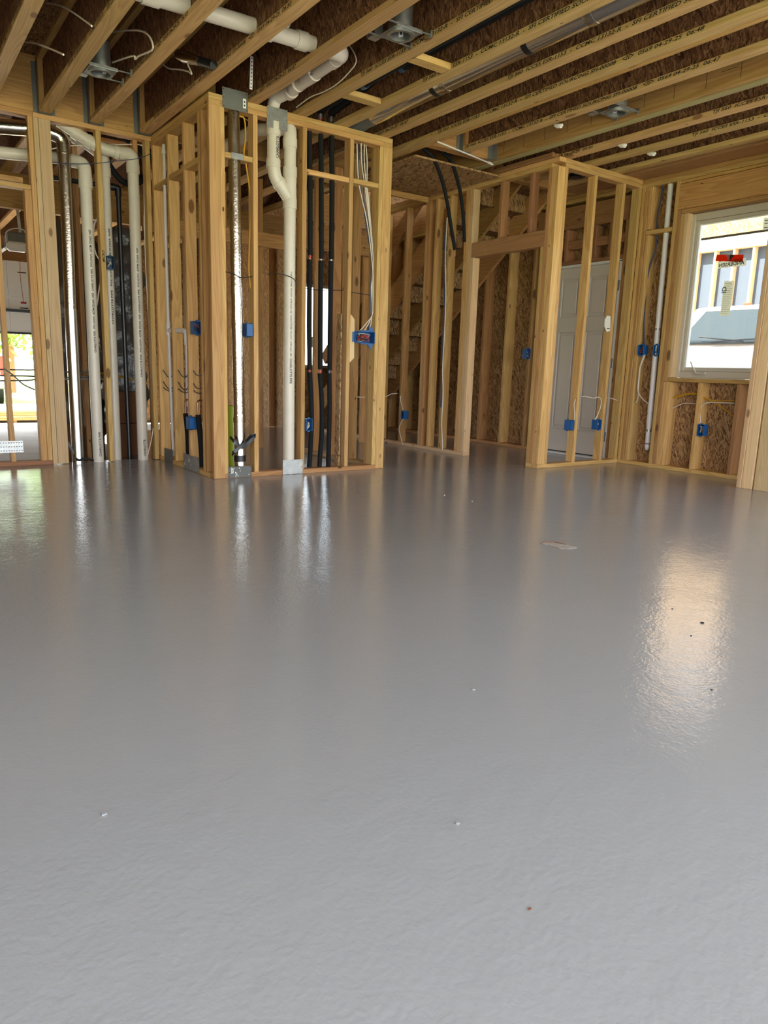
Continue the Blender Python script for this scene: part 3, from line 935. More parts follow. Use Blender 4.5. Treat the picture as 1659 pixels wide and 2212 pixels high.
# ------------------------------------------------------------------ shell that closes the place behind and around
wb = struct('wall_behind', (1.5, YB, 0))
obj('sheathing_panel', MB().box(-3.2, -2.4, YB - 0.08, YB, 0, 3.2, 0), M['osb_y'], wb)
obj('sheathing_panel', MB().box(5.6, 6.46, YB - 0.08, YB, 0, 3.2, 0), M['osb_y'], wb)
obj('sheathing_panel', MB().box(-2.4, 5.6, YB - 0.08, YB, 2.62, 3.2, 0), M['osb_y'], wb)
wo = struct('wall_outer', (-3.15, 2, 0))
obj('sheathing_panel', MB().box(-3.2, -3.12, YB, -1.2, 0, 3.2, 0), M['osb_x'], wo)
obj('sheathing_panel', MB().box(-3.2, -3.12, 1.6, 6.66, 0, 3.2, 0), M['osb_x'], wo)
obj('sheathing_panel', MB().box(-3.2, -3.12, -1.2, 1.6, 2.2, 3.2, 0), M['osb_x'], wo)
obj('sheathing_panel', MB().box(-3.2, -3.12, -1.2, 1.6, 0, 0.6, 0), M['osb_x'], wo)
obj('sheathing_panel', MB().box(-3.2, -3.12, 6.66, 12.9, -0.2, 3.2, 0), M['osb_x'], wo)
portal((1.6, YB + 0.02, 1.31), (math.radians(90), 0, 0), 8.0, 2.62)
portal((-3.1, 0.2, 1.4), (0, math.radians(-90), 0), 1.6, 2.8)
portal((6.40, 0.15, 1.3), (0, math.radians(90), 0), 1.8, 2.1)
portal((6.44, 3.65, 1.64), (0, math.radians(90), 0), 1.5, 1.05)

# unseen slab added over the house to hold back sky light, above upper floor
obj('shade_roof', MB().box(-4.0, 7.2, -2.0, 13.3, 5.9, 6.0, 0), M['osb_z'], kind='structure')


# ================================================================== DOOR AND WINDOW
def xbox(y0, y1, z0, z1, x0, x1, c=0.002):
    return MB().box(x0, x1, y0, y1, z0, z1, c)


door = struct('door_1', (6.37, 5.33, 0))
DX = 6.355
DY0, DY1 = 4.885, 5.795
DZ0, DZ1 = 0.035, 2.030
# slab built of rails and stiles around recessed raised panels
slab = MB().box(DX + 0.012, DX + 0.045, DY0, DY1, DZ0, DZ1, 0.001)
cols = ((DY0, DY0 + 0.135), (5.28, 5.40), (DY1 - 0.135, DY1))
for a, b in cols:
    slab.box(DX, DX + 0.013, a, b, DZ0, DZ1, 0.001)
pa = P(1215, 604, 'x', DX); pb = P(1210, 688, 'x', DX); pc = P(1205, 717, 'x', DX); pd = P(1195, 925, 'x', DX)
rails = ((DZ0, pd.z), (pc.z, pb.z), (pa.z, DZ1))
for a, b in rails:
    for (y0, y1) in ((cols[0][1], cols[1][0]), (cols[1][1], cols[2][0])):
        slab.box(DX, DX + 0.013, y0, y1, a, b, 0.001)
obj('slab', slab, M['door'], door)
for (y0, y1) in ((cols[0][1], cols[1][0]), (cols[1][1], cols[2][0])):
    for a, b in ((pd.z, pc.z), (pb.z, pa.z)):
        p = MB()
        p.box(DX - 0.002, DX + 0.012, y0 + 0.040, y1 - 0.040, a + 0.040, b - 0.040, 0.010)
        for q in ((y0, y0 + 0.016, a, b), (y1 - 0.016, y1, a, b), (y0 + 0.016, y1 - 0.016, a, a + 0.016), (y0 + 0.016, y1 - 0.016, b - 0.016, b)):
            p.box(DX - 0.007, DX + 0.012, *q, 0.005)
        obj('raised_panel', p, M['door'], door)
obj('jamb', MB().box(XR + 0.01, XR + 0.145, 4.842, 4.880, 0.0, 2.05), M['white'], door)
obj('jamb', MB().box(XR + 0.01, XR + 0.145, 5.798, 5.818, 0.0, 2.05), M['white'], door)
obj('jamb', MB().box(XR + 0.01, XR + 0.145, 4.842, 5.818, 2.034, 2.06), M['white'], door)
for z in (0.25, 1.02, 1.80):
    h = obj('hinge', MB().box(XR + 0.004, XR + 0.012, 4.85, 4.879, z - 0.05, z + 0.05, 0.002), M['galv'], door)
    obj('hinge_pin', MB().tube([(XR + 0.004, 4.880, z - 0.05), (XR + 0.004, 4.880, z + 0.05)], 0.006, 8), M['galv'], h)
obj('threshold', MB().box(XR - 0.01, XR + 0.15, 4.882, 5.797, 0.0, 0.022, 0.004), M['white'], door)
obj('door_sweep', MB().box(DX + 0.004, DX + 0.03, DY0, DY1, 0.0245, 0.0345, 0.001), M['rubber'], door)
for py in (780, 806):  # white discs stand in for daylight showing through the open lock bores
    c = P(1189, py, 'x', DX - 0.004)
    obj('bore_daylight', MB().tube([(DX - 0.006, c.y - 0.012, c.z), (DX + 0.004, c.y - 0.012, c.z)], 0.027, 20), M['white'], door, 'white disc painted as daylight through the lock bore')
pk = P(1313, 672, 'y', YC + 0.05)

win = struct('window_1', (6.42, 3.65, 1.6))
WX = 6.375
w0 = P(1490, 466, 'x', WX); w1 = P(1461, 808, 'x', WX)
WY1, WZ1, WZ0 = w0.y, 2.386, 0.893
WY0 = 3.10


def frame_ring(y0, y1, z0, z1, tk, x0, x1, c=0.004):
    m = MB()
    m.box(x0, x1, y0, y0 + tk, z0, z1, c); m.box(x0, x1, y1 - tk, y1, z0, z1, c)
    m.box(x0, x1, y0 + tk, y1 - tk, z0, z0 + tk, c); m.box(x0, x1, y0 + tk, y1 - tk, z1 - tk, z1, c)
    return m


WY1 -= 0.004
obj('frame', frame_ring(WY0, WY1, WZ0, WZ1, 0.062, WX, WX + 0.09), M['vinyl'], win)
sash = obj('sash', frame_ring(WY0 + 0.0625, WY1 - 0.0625, WZ0 + 0.0625, WZ1 - 0.0625, 0.030, WX + 0.022, WX + 0.07), M['vinyl'], win)
obj('glazing_bead', frame_ring(WY0 + 0.093, WY1 - 0.093, WZ0 + 0.093, WZ1 - 0.093, 0.008, WX + 0.032, WX + 0.06, 0.001), M['white'], sash)
obj('glass_pane', MB().box(WX + 0.044, WX + 0.050, WY0 + 0.092, WY1 - 0.092, WZ0 + 0.092, WZ1 - 0.092, 0), M['glass'], win)
# crank handle folded on the sill of the frame
k0 = P(1503, 801, 'x', WX - 0.008); k1 = P(1526, 800, 'x', WX - 0.008); k2 = P(1493, 781, 'x', WX - 0.02)
cr = obj('crank_base', MB().box(WX - 0.024, WX, k1.y, k0.y, WZ0 + 0.030, WZ0 + 0.055, 0.008), M['vinyl'], win)
obj('crank_arm', MB().tube([(WX - 0.018, k0.y - 0.01, WZ0 + 0.045), (WX - 0.028, (k0.y + k2.y) / 2, (k2.z + WZ0 + 0.05) / 2), (WX - 0.03, k2.y, k2.z)], [0.008, 0.007, 0.005], 8), M['vinyl'], cr)
obj('sash_lock', MB().box(WX - 0.004, WX + 0.02, WY1 - 0.03, WY1 - 0.006, WZ1 - 0.06, WZ1 - 0.03, 0.004), M['white'], win)
obj('shim', MB().box(WX - 0.03, WX + 0.02, WY1 + 0.004, WY1 + 0.024, WZ0 + 0.002, WZ0 + 0.17, 0.002), M['dark_green'], win)
# labels stuck on the outside of the pane, read from behind
GX = WX + 0.043


def gpt(px, py):
    return P(px, py, 'x', GX)


def quad(pts, mat, parent, name, label=None, dx=0.0):
    m = MB(); m.prism([p + Vector((dx, 0, 0)) for p in pts], (0.0006, 0, 0))
    return obj(name, m, M[mat], parent, label)


ml = thing('maker_label', 'torn red, black and white maker label on the window glass', 'label', gpt(1580, 565))
quad([gpt(1551, 566), gpt(1611, 557), gpt(1612, 573), gpt(1551, 580)], 'film_paper', ml, 'backing')
quad([gpt(1549, 550), gpt(1607, 550), gpt(1604, 566), gpt(1545, 564)], 'film_red', ml, 'red_band', None, -0.001)
quad([gpt(1567, 550), gpt(1577, 550), gpt(1575, 564)], 'film_paper', ml, 'white_wedge', None, -0.002)
quad([gpt(1577, 550), gpt(1588, 550), gpt(1575.5, 564)], 'ink', ml, 'black_wedge', None, -0.002)
a = gpt(1608, 567); b = gpt(1553, 574)
text(ml, 'ANDERSEN', 0.044, a + Vector((-0.002, 0, 0)), b - a, (0, 0, 1), length=(b - a).length)
pl = thing('rating_sheet', 'tall printed rating sheet on the window glass below the red label', 'label', gpt(1571, 645))
q = [gpt(1565, 607), gpt(1586, 606), gpt(1576, 682), gpt(1555, 682)]
quad(q, 'film_paper', pl, 'sheet')
lm = MB()
for i in range(17):
    t = 0.06 + i * 0.054
    A = q[0].lerp(q[3], t); B = q[1].lerp(q[2], t)
    e = 0.93 - 0.35 * random.random()
    th = 0.004 if i in (0, 4) else 0.0022
    s = A.lerp(B, 0.07); e_ = A.lerp(B, e)
    lm.prism([s + Vector((-0.001, 0, 0)), e_ + Vector((-0.001, 0, 0)), e_ + Vector((-0.001, 0, -th)), s + Vector((-0.001, 0, -th))], (0.0004, 0, 0))
obj('printed_lines', lm, M['ink'], pl, kind='stuff')
text(pl, 'ID', 0.06, q[0].lerp(q[3], 0.36) + Vector((-0.0015, -0.012, 0)), (0, 0, 1), (0, 1, 0))
q = [gpt(1650, 471), gpt(1664, 469), gpt(1661, 495), gpt(1647, 497)]
cl = thing('corner_label', 'small white label high on the window glass by the partition', 'label', gpt(1655, 483))
quad(q, 'film_paper', cl, 'sheet')
lm = MB()
for t in (0.2, 0.45, 0.8):
    A = q[0].lerp(q[3], t); B = q[1].lerp(q[2], t)
    lm.prism([A.lerp(B, .2) + Vector((-0.001, 0, 0)), A.lerp(B, .8) + Vector((-0.001, 0, 0)), A.lerp(B, .8) + Vector((-0.001, 0, -.006)), A.lerp(B, .2) + Vector((-0.001, 0, -.006))], (0.0004, 0, 0))
obj('printed_lines', lm, M['ink'], cl, kind='stuff')

# ================================================================== PIPES AND DUCTS
RP = 0.0465
YM = YF + 0.046


def collar(mb, a, b, r, n=24):
    a, b = Vector(a), Vector(b)
    mb.tube([a, b], r * 1.02, n)


def stack(name, label, cat, loc):
    return thing(name, label, cat, loc)


def pipe_text(par, string, size, x, y, ztop, r, ang=-0.9, down=True, length=None):
    """print running down a vertical pipe of radius r at x, y; ang turns it round the pipe from the camera side"""
    d = Vector((-x, -y, 0)).normalized()
    d = Matrix.Rotation(ang, 3, 'Z') @ d
    tang = Vector((-d.y, d.x, 0))
    text(par, string, size, Vector((x, y, ztop)) + d * (r + 0.0012), (0, 0, -1) if down else (0, 0, 1), tang if down else -tang, length=length)


PT = 'CHARLOTTE PIPE   PVC-DWV  ASTM D2665  NSF  '
# --- main stack in the chase with its wye
sx = 2.783
ms = thing('drain_stack', 'cream plastic drain stack with a wye in the boxed-out pipe chase', 'pipe', (sx, YM, 0))
obj('pipe', MB().tube([(sx, YM, 0.0), (sx, YM, 2.12)], RP, 28), M['pvc'], ms)
pipe_text(ms, '\u2022 \u2022 CHARLOTTE PIPE', 0.026, sx, YM, 0.98, RP, 0.30, True)
pipe_text(ms, PT + PT, 0.015, sx, YM, 1.62, RP, 0.30, True)
wy = MB()
collar(wy, (sx, YM, 2.09), (sx, YM, 2.165), RP * 1.16)
wy.tube([(sx, YM, 2.165), (sx, YM, 2.32)], RP * 1.10, 24)
collar(wy, (sx, YM, 2.32), (sx, YM, 2.395), RP * 1.16)
lx = 2.640
e1 = P(594, 383, 'y', YM)
wy.tube([(sx, YM, 2.16), Vector((sx, YM, 2.17)).lerp(e1, 0.62)], RP * 1.08, 24)
obj('wye', wy, M['pvc'], ms)
obj('pipe', MB().tube([(sx, YM, 2.395), (sx, YM, 2.545)], RP, 24), M['pvc'], ms)
el = MB()
collar(el, (sx, YM, 2.535), (sx, YM, 2.60), RP * 1.16)
ed = Vector((-0.62, 0.78, 0))
ec = Vector((sx, YM, 2.68))
el.tube(bend([(sx, YM, 2.60), ec, ec + ed * 0.14], 0.088, 9), RP * 1.1, 24)
collar(el, ec + ed * 0.105, ec + ed * 0.16, RP * 1.17)
el.tube([ec + ed * 0.16, ec + ed * 0.30, ec + Vector((-0.186, 1.1, 0.01))], RP, 20)
obj('elbow', el, M['pvc'], ms)
br = MB()
br.tube(bend([Vector((sx, YM, 2.17)).lerp(e1, 0.60), e1 + Vector((0, 0, 0.0)), (lx, YM, 2.40)], 0.05, 6), RP * 1.06, 24)
collar(br, Vector((sx, YM, 2.17)).lerp(e1, 0.62), Vector((sx, YM, 2.17)).lerp(e1, 0.80), RP * 1.15)
collar(br, (lx, YM, 2.365), (lx, YM, 2.425), RP * 1.16)
obj('branch_elbow', br, M['pvc'], ms)
rb = obj('branch_pipe', MB().tube([(lx, YM, 2.42), (lx, YM, 2.798)], RP, 24), M['pvc'], ms)
pipe_text(rb, 'CHARLOTTE  P', 0.03, lx, YM, 2.61, RP, 0.35, False) if False else text(rb, 'CHARLOTTE  P', 0.032, (lx + 0.012, YM - RP * 1.03, 2.43), (0, 0, 1), (-1, 0.15, 0), length=0.185)
cp = MB()
collar(cp, (lx, YM, 2.595), (lx, YM, 2.685), RP * 1.17)
obj('coupling', cp, M['pvc'], ms)

# --- run across the ceiling joists
lower = lambda p: CAMPOS + (Vector(p) - CAMPOS) * 0.9756
cr0 = [(lx, YM, 2.80)] + [lower(p) for p in ((2.71, 5.42, 2.90), (2.755, 5.30, 2.918), (2.728, 4.475, 2.925), (1.05, 4.52, 2.915), (0.98, 4.52, 3.05))]
cpipe = thing('vent_pipe', 'cream plastic vent pipe crossing through the floor joists overhead', 'pipe', (2.0, 4.5, 2.92))
obj('pipe', MB().tube(bend(cr0, 0.07, 8), RP, 24), M['pvc'], cpipe)
for a, b in (((2.762, 5.30, 2.917), (2.757, 5.24, 2.917)), ((2.735, 5.17, 2.919), (2.735, 5.10, 2.919)), ((2.733, 4.98, 2.92), (2.733, 4.85, 2.92)), ((2.73, 4.62, 2.924), (2.729, 4.56, 2.925)),
             ((2.46, 4.483, 2.924), (2.385, 4.484, 2.924)), ((2.22, 4.49, 2.922), (2.13, 4.492, 2.922)), ((1.52, 4.507, 2.918), (1.42, 4.51, 2.918))):
    m = MB(); collar(m, lower(a), lower(b), RP * 1.16)
    obj('coupling', m, M['pvc'], cpipe)
eb = MB()
eb.tube(bend([lower((2.729, 4.56, 2.925)), lower((2.728, 4.475, 2.925)), lower((2.62, 4.478, 2.925))], 0.08, 8), RP * 1.13, 24)
obj('elbow', eb, M['pvc'], cpipe)
te = MB(); te.tube([lower((2.30, 4.487, 2.92)), lower((2.30, 4.487, 3.02))], RP * 0.75, 20); collar(te, lower((2.30, 4.487, 2.985)), lower((2.30, 4.487, 3.03)), RP * 0.9)
obj('tee', te, M['pvc'], cpipe)
text(cpipe, 'CHARLOTTE  PIPE', 0.02, lower((2.728, 4.98, 2.925)) + Vector((-RP * 0.72, 0, -RP * 0.72)), (0, -1, 0), (-0.7, 0, 0.7))
# perforated hanger tape hanging from the run
ht = thing('hanger_tape', 'white perforated hanger tape dangling beside the ceiling pipe', 'strap', (2.35, 5.0, 2.9))
t0 = P(544, 122, 'y', 5.05); t1 = P(542, 193, 'y', 5.05)
obj('strip', MB().beam(t0, t1, 0.021, 0.002, Vector((0, 1, 0)), 0), M['white'], ht)
dm = MB()
for i in range(9):
    c = t0.lerp(t1, (i + 0.5) / 9)
    dm.box(c.x - 0.004, c.x + 0.004, c.y - 0.0022, c.y - 0.0014, c.z - 0.004, c.z + 0.004, 0)
obj('punched_holes', dm, M['ink'], ht, kind='stuff')

# --- foil duct in the chase
fd = thing('foil_duct', 'round metal duct wrapped in crinkled foil in the pipe chase', 'duct', (2.33, YM, 0))
d0 = Vector((2.318, YM, 2.72)); d1 = Vector((2.347, YM, 0.02))
pz = lambda z: d0.lerp(d1, (d0.z - z) / (d0.z - d1.z))
obj('foil_wrap', MB().tube([pz(2.72 - 0.0757 * i) for i in range(31)], [0.0445 + 0.0015 * (i % 3 - 1) * (1 if i < 29 else 0) for i in range(31)], 28), M['foil'], fd)
obj('bare_duct', MB().tube([pz(0.46), pz(0.02)], 0.0455, 28), M['duct'], fd)
m = MB(); m.tube([pz(0.50), pz(0.47), pz(0.435)], [0.047, 0.0485, 0.047], 28)
obj('joint_tape', m, M['foil'], fd)
m = MB(); m.tube([pz(0.175), pz(0.125)], 0.0475, 28)
obj('tape_band', m, M['tape'], fd)


def ribbon(pts, width, axis=Vector((0, 0, 1)), th=0.0015):
    m = MB(); vs = []; fs = []
    pts = [Vector(p) for p in pts]
    for i, p in enumerate(pts):
        t = (pts[min(i + 1, len(pts) - 1)] - pts[max(i - 1, 0)]).normalized()
        u = (axis - t * axis.dot(t)).normalized() * width / 2
        nn = t.cross(u).normalized() * th
        vs += [p - u, p + u, p + u + nn, p - u + nn]
    for i in range(len(pts) - 1):
        a = i * 4; b = a + 4
        for k in range(4):
            fs.append((a + k, a + (k + 1) % 4, b + (k + 1) % 4, b + k))
    m.add(vs, fs)
    return m


yy = YF - 0.012
st = [P(497, 944, 'y', YF + 0.05), P(505, 952, 'y', yy), P(520, 966, 'y', yy - 0.003), P(533, 960, 'y', yy), P(549, 944, 'y', yy), P(551, 940, 'y', yy + 0.01), P(542, 942, 'y', yy + 0.012), P(528, 958, 'y', yy - 0.006), P(506, 976, 'y', yy - 0.002), P(501, 984, 'y', yy + 0.02)]
obj('loose_strap', ribbon(spline(st, 6), 0.026, Vector((0.1, 0, 1))), M['tape'], fd)

# --- three insulated supply lines
BL = [('red', [(668, 284), (670, 420), (670, 551)], [(669, 561), (668, 700), (669, 799)], [(669, 804), (672, 860), (673, 912), (671, 960), (668, 1009)]),
      ('red', [(693, 290), (694, 420), (694, 559)], [(693, 563), (692, 700), (692, 798)], [(691, 806), (695, 870), (695, 930), (692, 975), (690, 1008)]),
      ('blue_pex', [(716, 294), (717, 420), (716, 560)], [(715, 564), (713, 700), (712, 800)], [(711, 806), (712, 870), (711, 930), (709, 1008)])]
for i, (c, a, b, d) in enumerate(BL):
    lab = ('black foam-insulated water line beside the drain stack, red tubing in its gaps', 'middle of the three black foam-insulated water lines in the chase', 'black foam-insulated water line with blue tubing in its gaps')[i]
    t = thing('insulated_pipe', lab, 'pipe', P(d[-1][0], d[-1][1], 'y', YM), 'black insulated water lines in the chase')
    for seg in (a, b, d):
        obj('foam_sleeve', MB().tube(spline([P(x, y, 'y', YM) for x, y in seg], 5), 0.0205, 16), M['black_foam'], t)
    obj('tubing', MB().tube([P(a[0][0], a[0][1] - 12, 'y', YM)] + [P(x, y, 'y', YM) for x, y in a + b + d[:2]], 0.0095, 10), M[c], t)
    g = MB()
    for seg in (b, ):
        g.ring(P(seg[0][0], seg[0][1] - 3, 'y', YM), P(seg[0][0], seg[0][1] - 0.5, 'y', YM), 0.010, 0.0125, 12)
    obj('clamp_ring', g, M['copper' if i == 0 else 'galv'], t)

# --- left wall pipes
YP = YL + 0.052
ld = thing('metal_duct', 'round metal duct with foil upper part behind the left wall studs', 'duct', (1.415, YP, 0))
dx0, dx1 = 1.425, 1.412
zj = P(155, 667, 'y', YP).z
ze = P(147, 325, 'y', YP).z
obj('foil_part', MB().tube([(dx0, YP + 0.03, ze), (dx0, YP + 0.03, (zj + ze) / 2), (dx1 + 0.004, YP + 0.03, zj)], 0.0515, 28), M['foil'], ld)
obj('bare_part', MB().tube([(dx1 + 0.004, YP + 0.03, zj), (dx1, YP + 0.03, 0.0)], 0.0525, 28), M['duct'], ld)
ru = P(0, 292, 'y', YP + 0.04) + Vector((-0.5, 0, 0.0))
eb = MB(); eb.tube(bend([(dx0, YP + 0.03, ze - 0.03), (dx0, YP + 0.03, ze + 0.10), (dx0 - 0.17, YP + 0.03, ze + 0.13)], 0.10, 8), 0.056, 28)
obj('elbow', eb, M['foil'], ld)
obj('horizontal_part', MB().tube([(dx0 - 0.14, YP + 0.03, ze + 0.128), (ru.x, ru.y, ru.z)], 0.056, 24), M['foil'], ld)

pa_ = thing('drain_pipe', 'cream drain pipe next to the metal duct, elbowed at the top', 'pipe', (1.58, YP, 0), 'cream drain pipes in the left wall')
xa = 1.575
za = P(187, 388, 'y', YP).z
obj('pipe', MB().tube([(xa, YP, 0.0), (xa, YP, za)], RP, 26), M['pvc'], pa_)
m = MB(); collar(m, (xa, YP, za - 0.07), (xa, YP, za + 0.015), RP * 1.16)
hl = P(0, 343, 'y', YP + 0.16) + Vector((-0.5, 0, 0.0))
m.tube(bend([(xa, YP, za), (xa, YP, za + 0.12), (xa - 0.13, YP + 0.14, za + 0.165)], 0.09, 8), RP * 1.12, 24)
obj('elbow', m, M['pvc'], pa_)
obj('horizontal_pipe', MB().tube(bend([(xa - 0.08, YP + 0.09, za + 0.148), (xa - 0.15, YP + 0.155, za + 0.168), hl], 0.05, 5), RP, 24), M['pvc'], pa_)
pipe_text(pa_, PT * 2, 0.022, xa, YP, 1.95, RP, 0.25, False) if False else None
text(pa_, PT + PT, 0.024, Vector((xa + 0.006, YP - RP - 0.001, 0.95)), (0, 0, 1), (-1, 0.1, 0), length=1.0)
text(pa_, 'CHARLOTTE PIPE', 0.028, Vector((xa + 0.008, YP - RP - 0.001, 0.05)), (0, 0, 1), (-1, 0.1, 0))

xb = 1.755
pb_ = thing('drain_pipe', 'cream drain pipe tucked behind the middle stud of the left wall', 'pipe', (xb, YP, 0), 'cream drain pipes in the left wall')
zb = P(228, 365, 'y', YP + 0.10).z
obj('pipe', MB().tube([(xb, YP + 0.105, 0.0), (xb, YP + 0.105, zb)], RP, 26), M['pvc'], pb_)
m = MB(); collar(m, (xb, YP + 0.105, zb - 0.07), (xb, YP + 0.105, zb + 0.01), RP * 1.16)
db = P(122, 275, 'y', YP + 0.24)
m.tube(bend([(xb, YP + 0.105, zb), (xb, YP + 0.105, zb + 0.10), (xb - 0.12, YP + 0.15, zb + 0.19)], 0.07, 7), RP * 1.1, 24)
obj('elbow', m, M['pvc'], pb_)
obj('sloped_pipe', MB().tube([(xb - 0.10, YP + 0.14, zb + 0.175), db + Vector((-0.05, 0, 0.03))], RP, 24), M['pvc'], pb_)
s0, s1 = Vector((xb - 0.10, YP + 0.14, zb + 0.175)), db
for t in (0.35, 0.75):
    m = MB(); collar(m, s0.lerp(s1, t), s0.lerp(s1, t + 0.12), RP * 1.15)
    obj('coupling', m, M['pvc'], pb_)
text(pb_, PT, 0.02, Vector((xb + 0.01, YP + 0.105 - RP - 0.001, 1.2)), (0, 0, 1), (-1, 0.1, 0), length=0.8)

xc = 1.968
pc_ = thing('drain_pipe', 'cream drain pipe at the corner of the left wall and the chase', 'pipe', (xc, YP, 0), 'cream drain pipes in the left wall')
zc = P(288, 360, 'y', YP).z
obj('pipe', MB().tube([(xc, YP, 0.0), (xc, YP, zc)], RP, 26), M['pvc'], pc_)
m = MB(); collar(m, (xc, YP, zc - 0.055), (xc, YP, zc + 0.015), RP * 1.16)
hc = P(215, 320, 'y', YP); hd_ = P(142, 274, 'y', YP + 0.08)
hz = P(255, 330, 'y', YP)
m.tube(bend([(xc, YP, zc), (xc, YP, hz.z + 0.01), hz], 0.09, 8), RP * 1.12, 24)
obj('elbow', m, M['pvc'], pc_)
obj('sloped_pipe', MB().tube(bend([hz + Vector((0.03, 0, 0)), hc, hd_ + Vector((-0.05, 0, 0.03))], 0.08, 7), RP, 24), M['pvc'], pc_)
for a, b in ((hz, hz.lerp(hc, 0.25)), (hc.lerp(hd_, 0.2), hc.lerp(hd_, 0.38)), (hc.lerp(hd_, 0.6), hc.lerp(hd_, 0.78))):
    m = MB(); collar(m, a, b, RP * 1.15)
    obj('coupling', m, M['pvc'], pc_)
text(pc_, PT + PT, 0.02, Vector((xc - 0.002, YP - RP - 0.001, 0.75)), (0, 0, 1), (-1, 0.15, 0), length=1.1)
text(pc_, 'CHARLOTTE', 0.026, Vector((xc + 0.004, YP - RP - 0.001, 0.04)), (0, 0, 1), (-1, 0.15, 0))

xk = 1.880
bp = thing('black_pipe', 'thin black iron pipe with an elbow behind the left wall studs', 'pipe', (xk, YP, 0))
k0 = P(262, 410, 'y', YP + 0.20); k1 = P(113, 384, 'y', YP + 0.20)
obj('pipe', MB().tube([(xk + 0.02, YP + 0.19, -0.15), (xk + 0.012, YP + 0.20, k0.z - 0.02)], 0.0205, 16), M['black'], bp)
m = MB(); m.tube(bend([(xk + 0.012, YP + 0.20, k0.z - 0.06), (xk + 0.012, YP + 0.20, k0.z + 0.01), k0 + Vector((-0.05, 0.0, 0.012))], 0.04, 6), 0.028, 16)
collar(m, k0 + Vector((-0.10, 0, 0.012)), k0 + Vector((-0.06, 0, 0.012)), 0.030)
obj('elbow', m, M['black'], bp)
obj('horizontal_pipe', MB().tube([k0 + Vector((-0.05, 0, 0.012)), k1 + Vector((-0.1, 0, 0))], 0.019, 14), M['black'], bp)
fx = thing('flexible_duct', 'black flexible line curling down through the left wall top', 'hose', P(245, 350, 'y', YP + 0.13))
obj('hose', MB().tube(spline([P(180, 262, 'y', YP + 0.2), P(205, 300, 'y', YP + 0.17), P(235, 355, 'y', YP + 0.14), P(265, 392, 'y', YP + 0.13), P(296, 396, 'y', YP + 0.13), P(311, 382, 'y', YP + 0.13)], 7), 0.026, 14), M['black_foam'], fx)
fx2 = thing('flexible_duct', 'black flexible line under the top plate near the chase corner', 'hose', P(295, 310, 'y', YP + 0.13))
obj('hose', MB().tube(spline([P(262, 290, 'y', YP + 0.2), P(285, 310, 'y', YP + 0.16), P(310, 330, 'y', YP + 0.15), P(330, 350, 'y', YP + 0.2)], 7), 0.03, 14), M['black_foam'], fx2)

# plastic-wrapped ducts that stand behind the pipes
rnd = random.Random(3)


def lumpy(path, rs, n=22, amp=0.04, seed=0.0):
    m = MB(); pts = spline(path, 8)
    N = len(pts); vs = []; fs = []
    for i, p in enumerate(pts):
        t = i / (N - 1) * (len(rs) - 1)
        k = min(int(t), len(rs) - 2); r = rs[k] + (rs[k + 1] - rs[k]) * (t - k)
        for j in range(n):
            an = 2 * math.pi * j / n
            d = Vector((math.cos(an), math.sin(an), 0))
            q = p + d * r
            q += d * amp * (noise.noise(q * 7 + Vector((seed, 0, 0))) + 0.5 * noise.noise(q * 19))
            vs.append(q)
    for i in range(N - 1):
        for j in range(n):
            j2 = (j + 1) % n
            fs.append((i * n + j, i * n + j2, (i + 1) * n + j2, (i + 1) * n + j))
    m.add(vs, fs, True)
    return m


for i, (px, y, zt, r, sd) in enumerate(((158, 7.33, 2.1, 0.20, 0.0), (193, 8.00, 2.1, 0.20, 5.0), (262, 7.58, 2.15, 0.23, 9.0))):
    c = P(px, 800, 'y', y)
    lab = ('black plastic-wrapped bundle behind the metal duct', 'black plastic-wrapped bundle behind the first cream drain pipe', 'tall black plastic-wrapped bundle behind the thin black pipe')[i]
    t = thing('wrapped_bundle', lab, 'bundle', (c.x, y, -0.15), 'black wrapped bundles in the garage')
    obj('wrapping', lumpy([(c.x, y, 0.10 if i else 0.0), (c.x + 0.03, y, 0.6), (c.x - 0.03, y, 1.2), (c.x, y, 1.7), (c.x + 0.02, y, zt)], [r * 0.72, r, r * 0.95, r, r * 0.55], 26, 0.06, sd), M['wrap'], t)
    sp = MB().box(c.x - 0.1, c.x + 0.1, y - 0.1, y + 0.1, -0.15, 0.15, 0.004)
    obj('pallet_block', sp, M['cardboard'], t)
# cardboard boxes on the garage floor behind the studs
for i, (px0, px1, pz0, pz1, y) in enumerate(((258, 300, 0.02, 0.30, 7.02), (250, 310, 0.304, 0.60, 7.02), (142, 172, -0.02, 0.30, 6.97))):
    a = P(px0, 930, 'y', y).x; b = P(px1, 930, 'y', y).x
    t = thing('cardboard_box', ('flattened brown carton low behind the corner drain pipe', 'upper brown carton behind the thin black pipe', 'brown carton behind the foot of the metal duct')[i], 'box', ((a + b) / 2, y, -0.15), 'cartons in the garage')
    obj('carton', MB().box(a, b, y, y + 0.10, -0.15 if i != 1 else pz0, pz1, 0.004), M['cardboard'], t)
    obj('flap', MB().box(a, b, y - 0.002, y - 0.0005, pz1 - 0.06, pz1 - 0.002, 0), M['cardboard'], t)

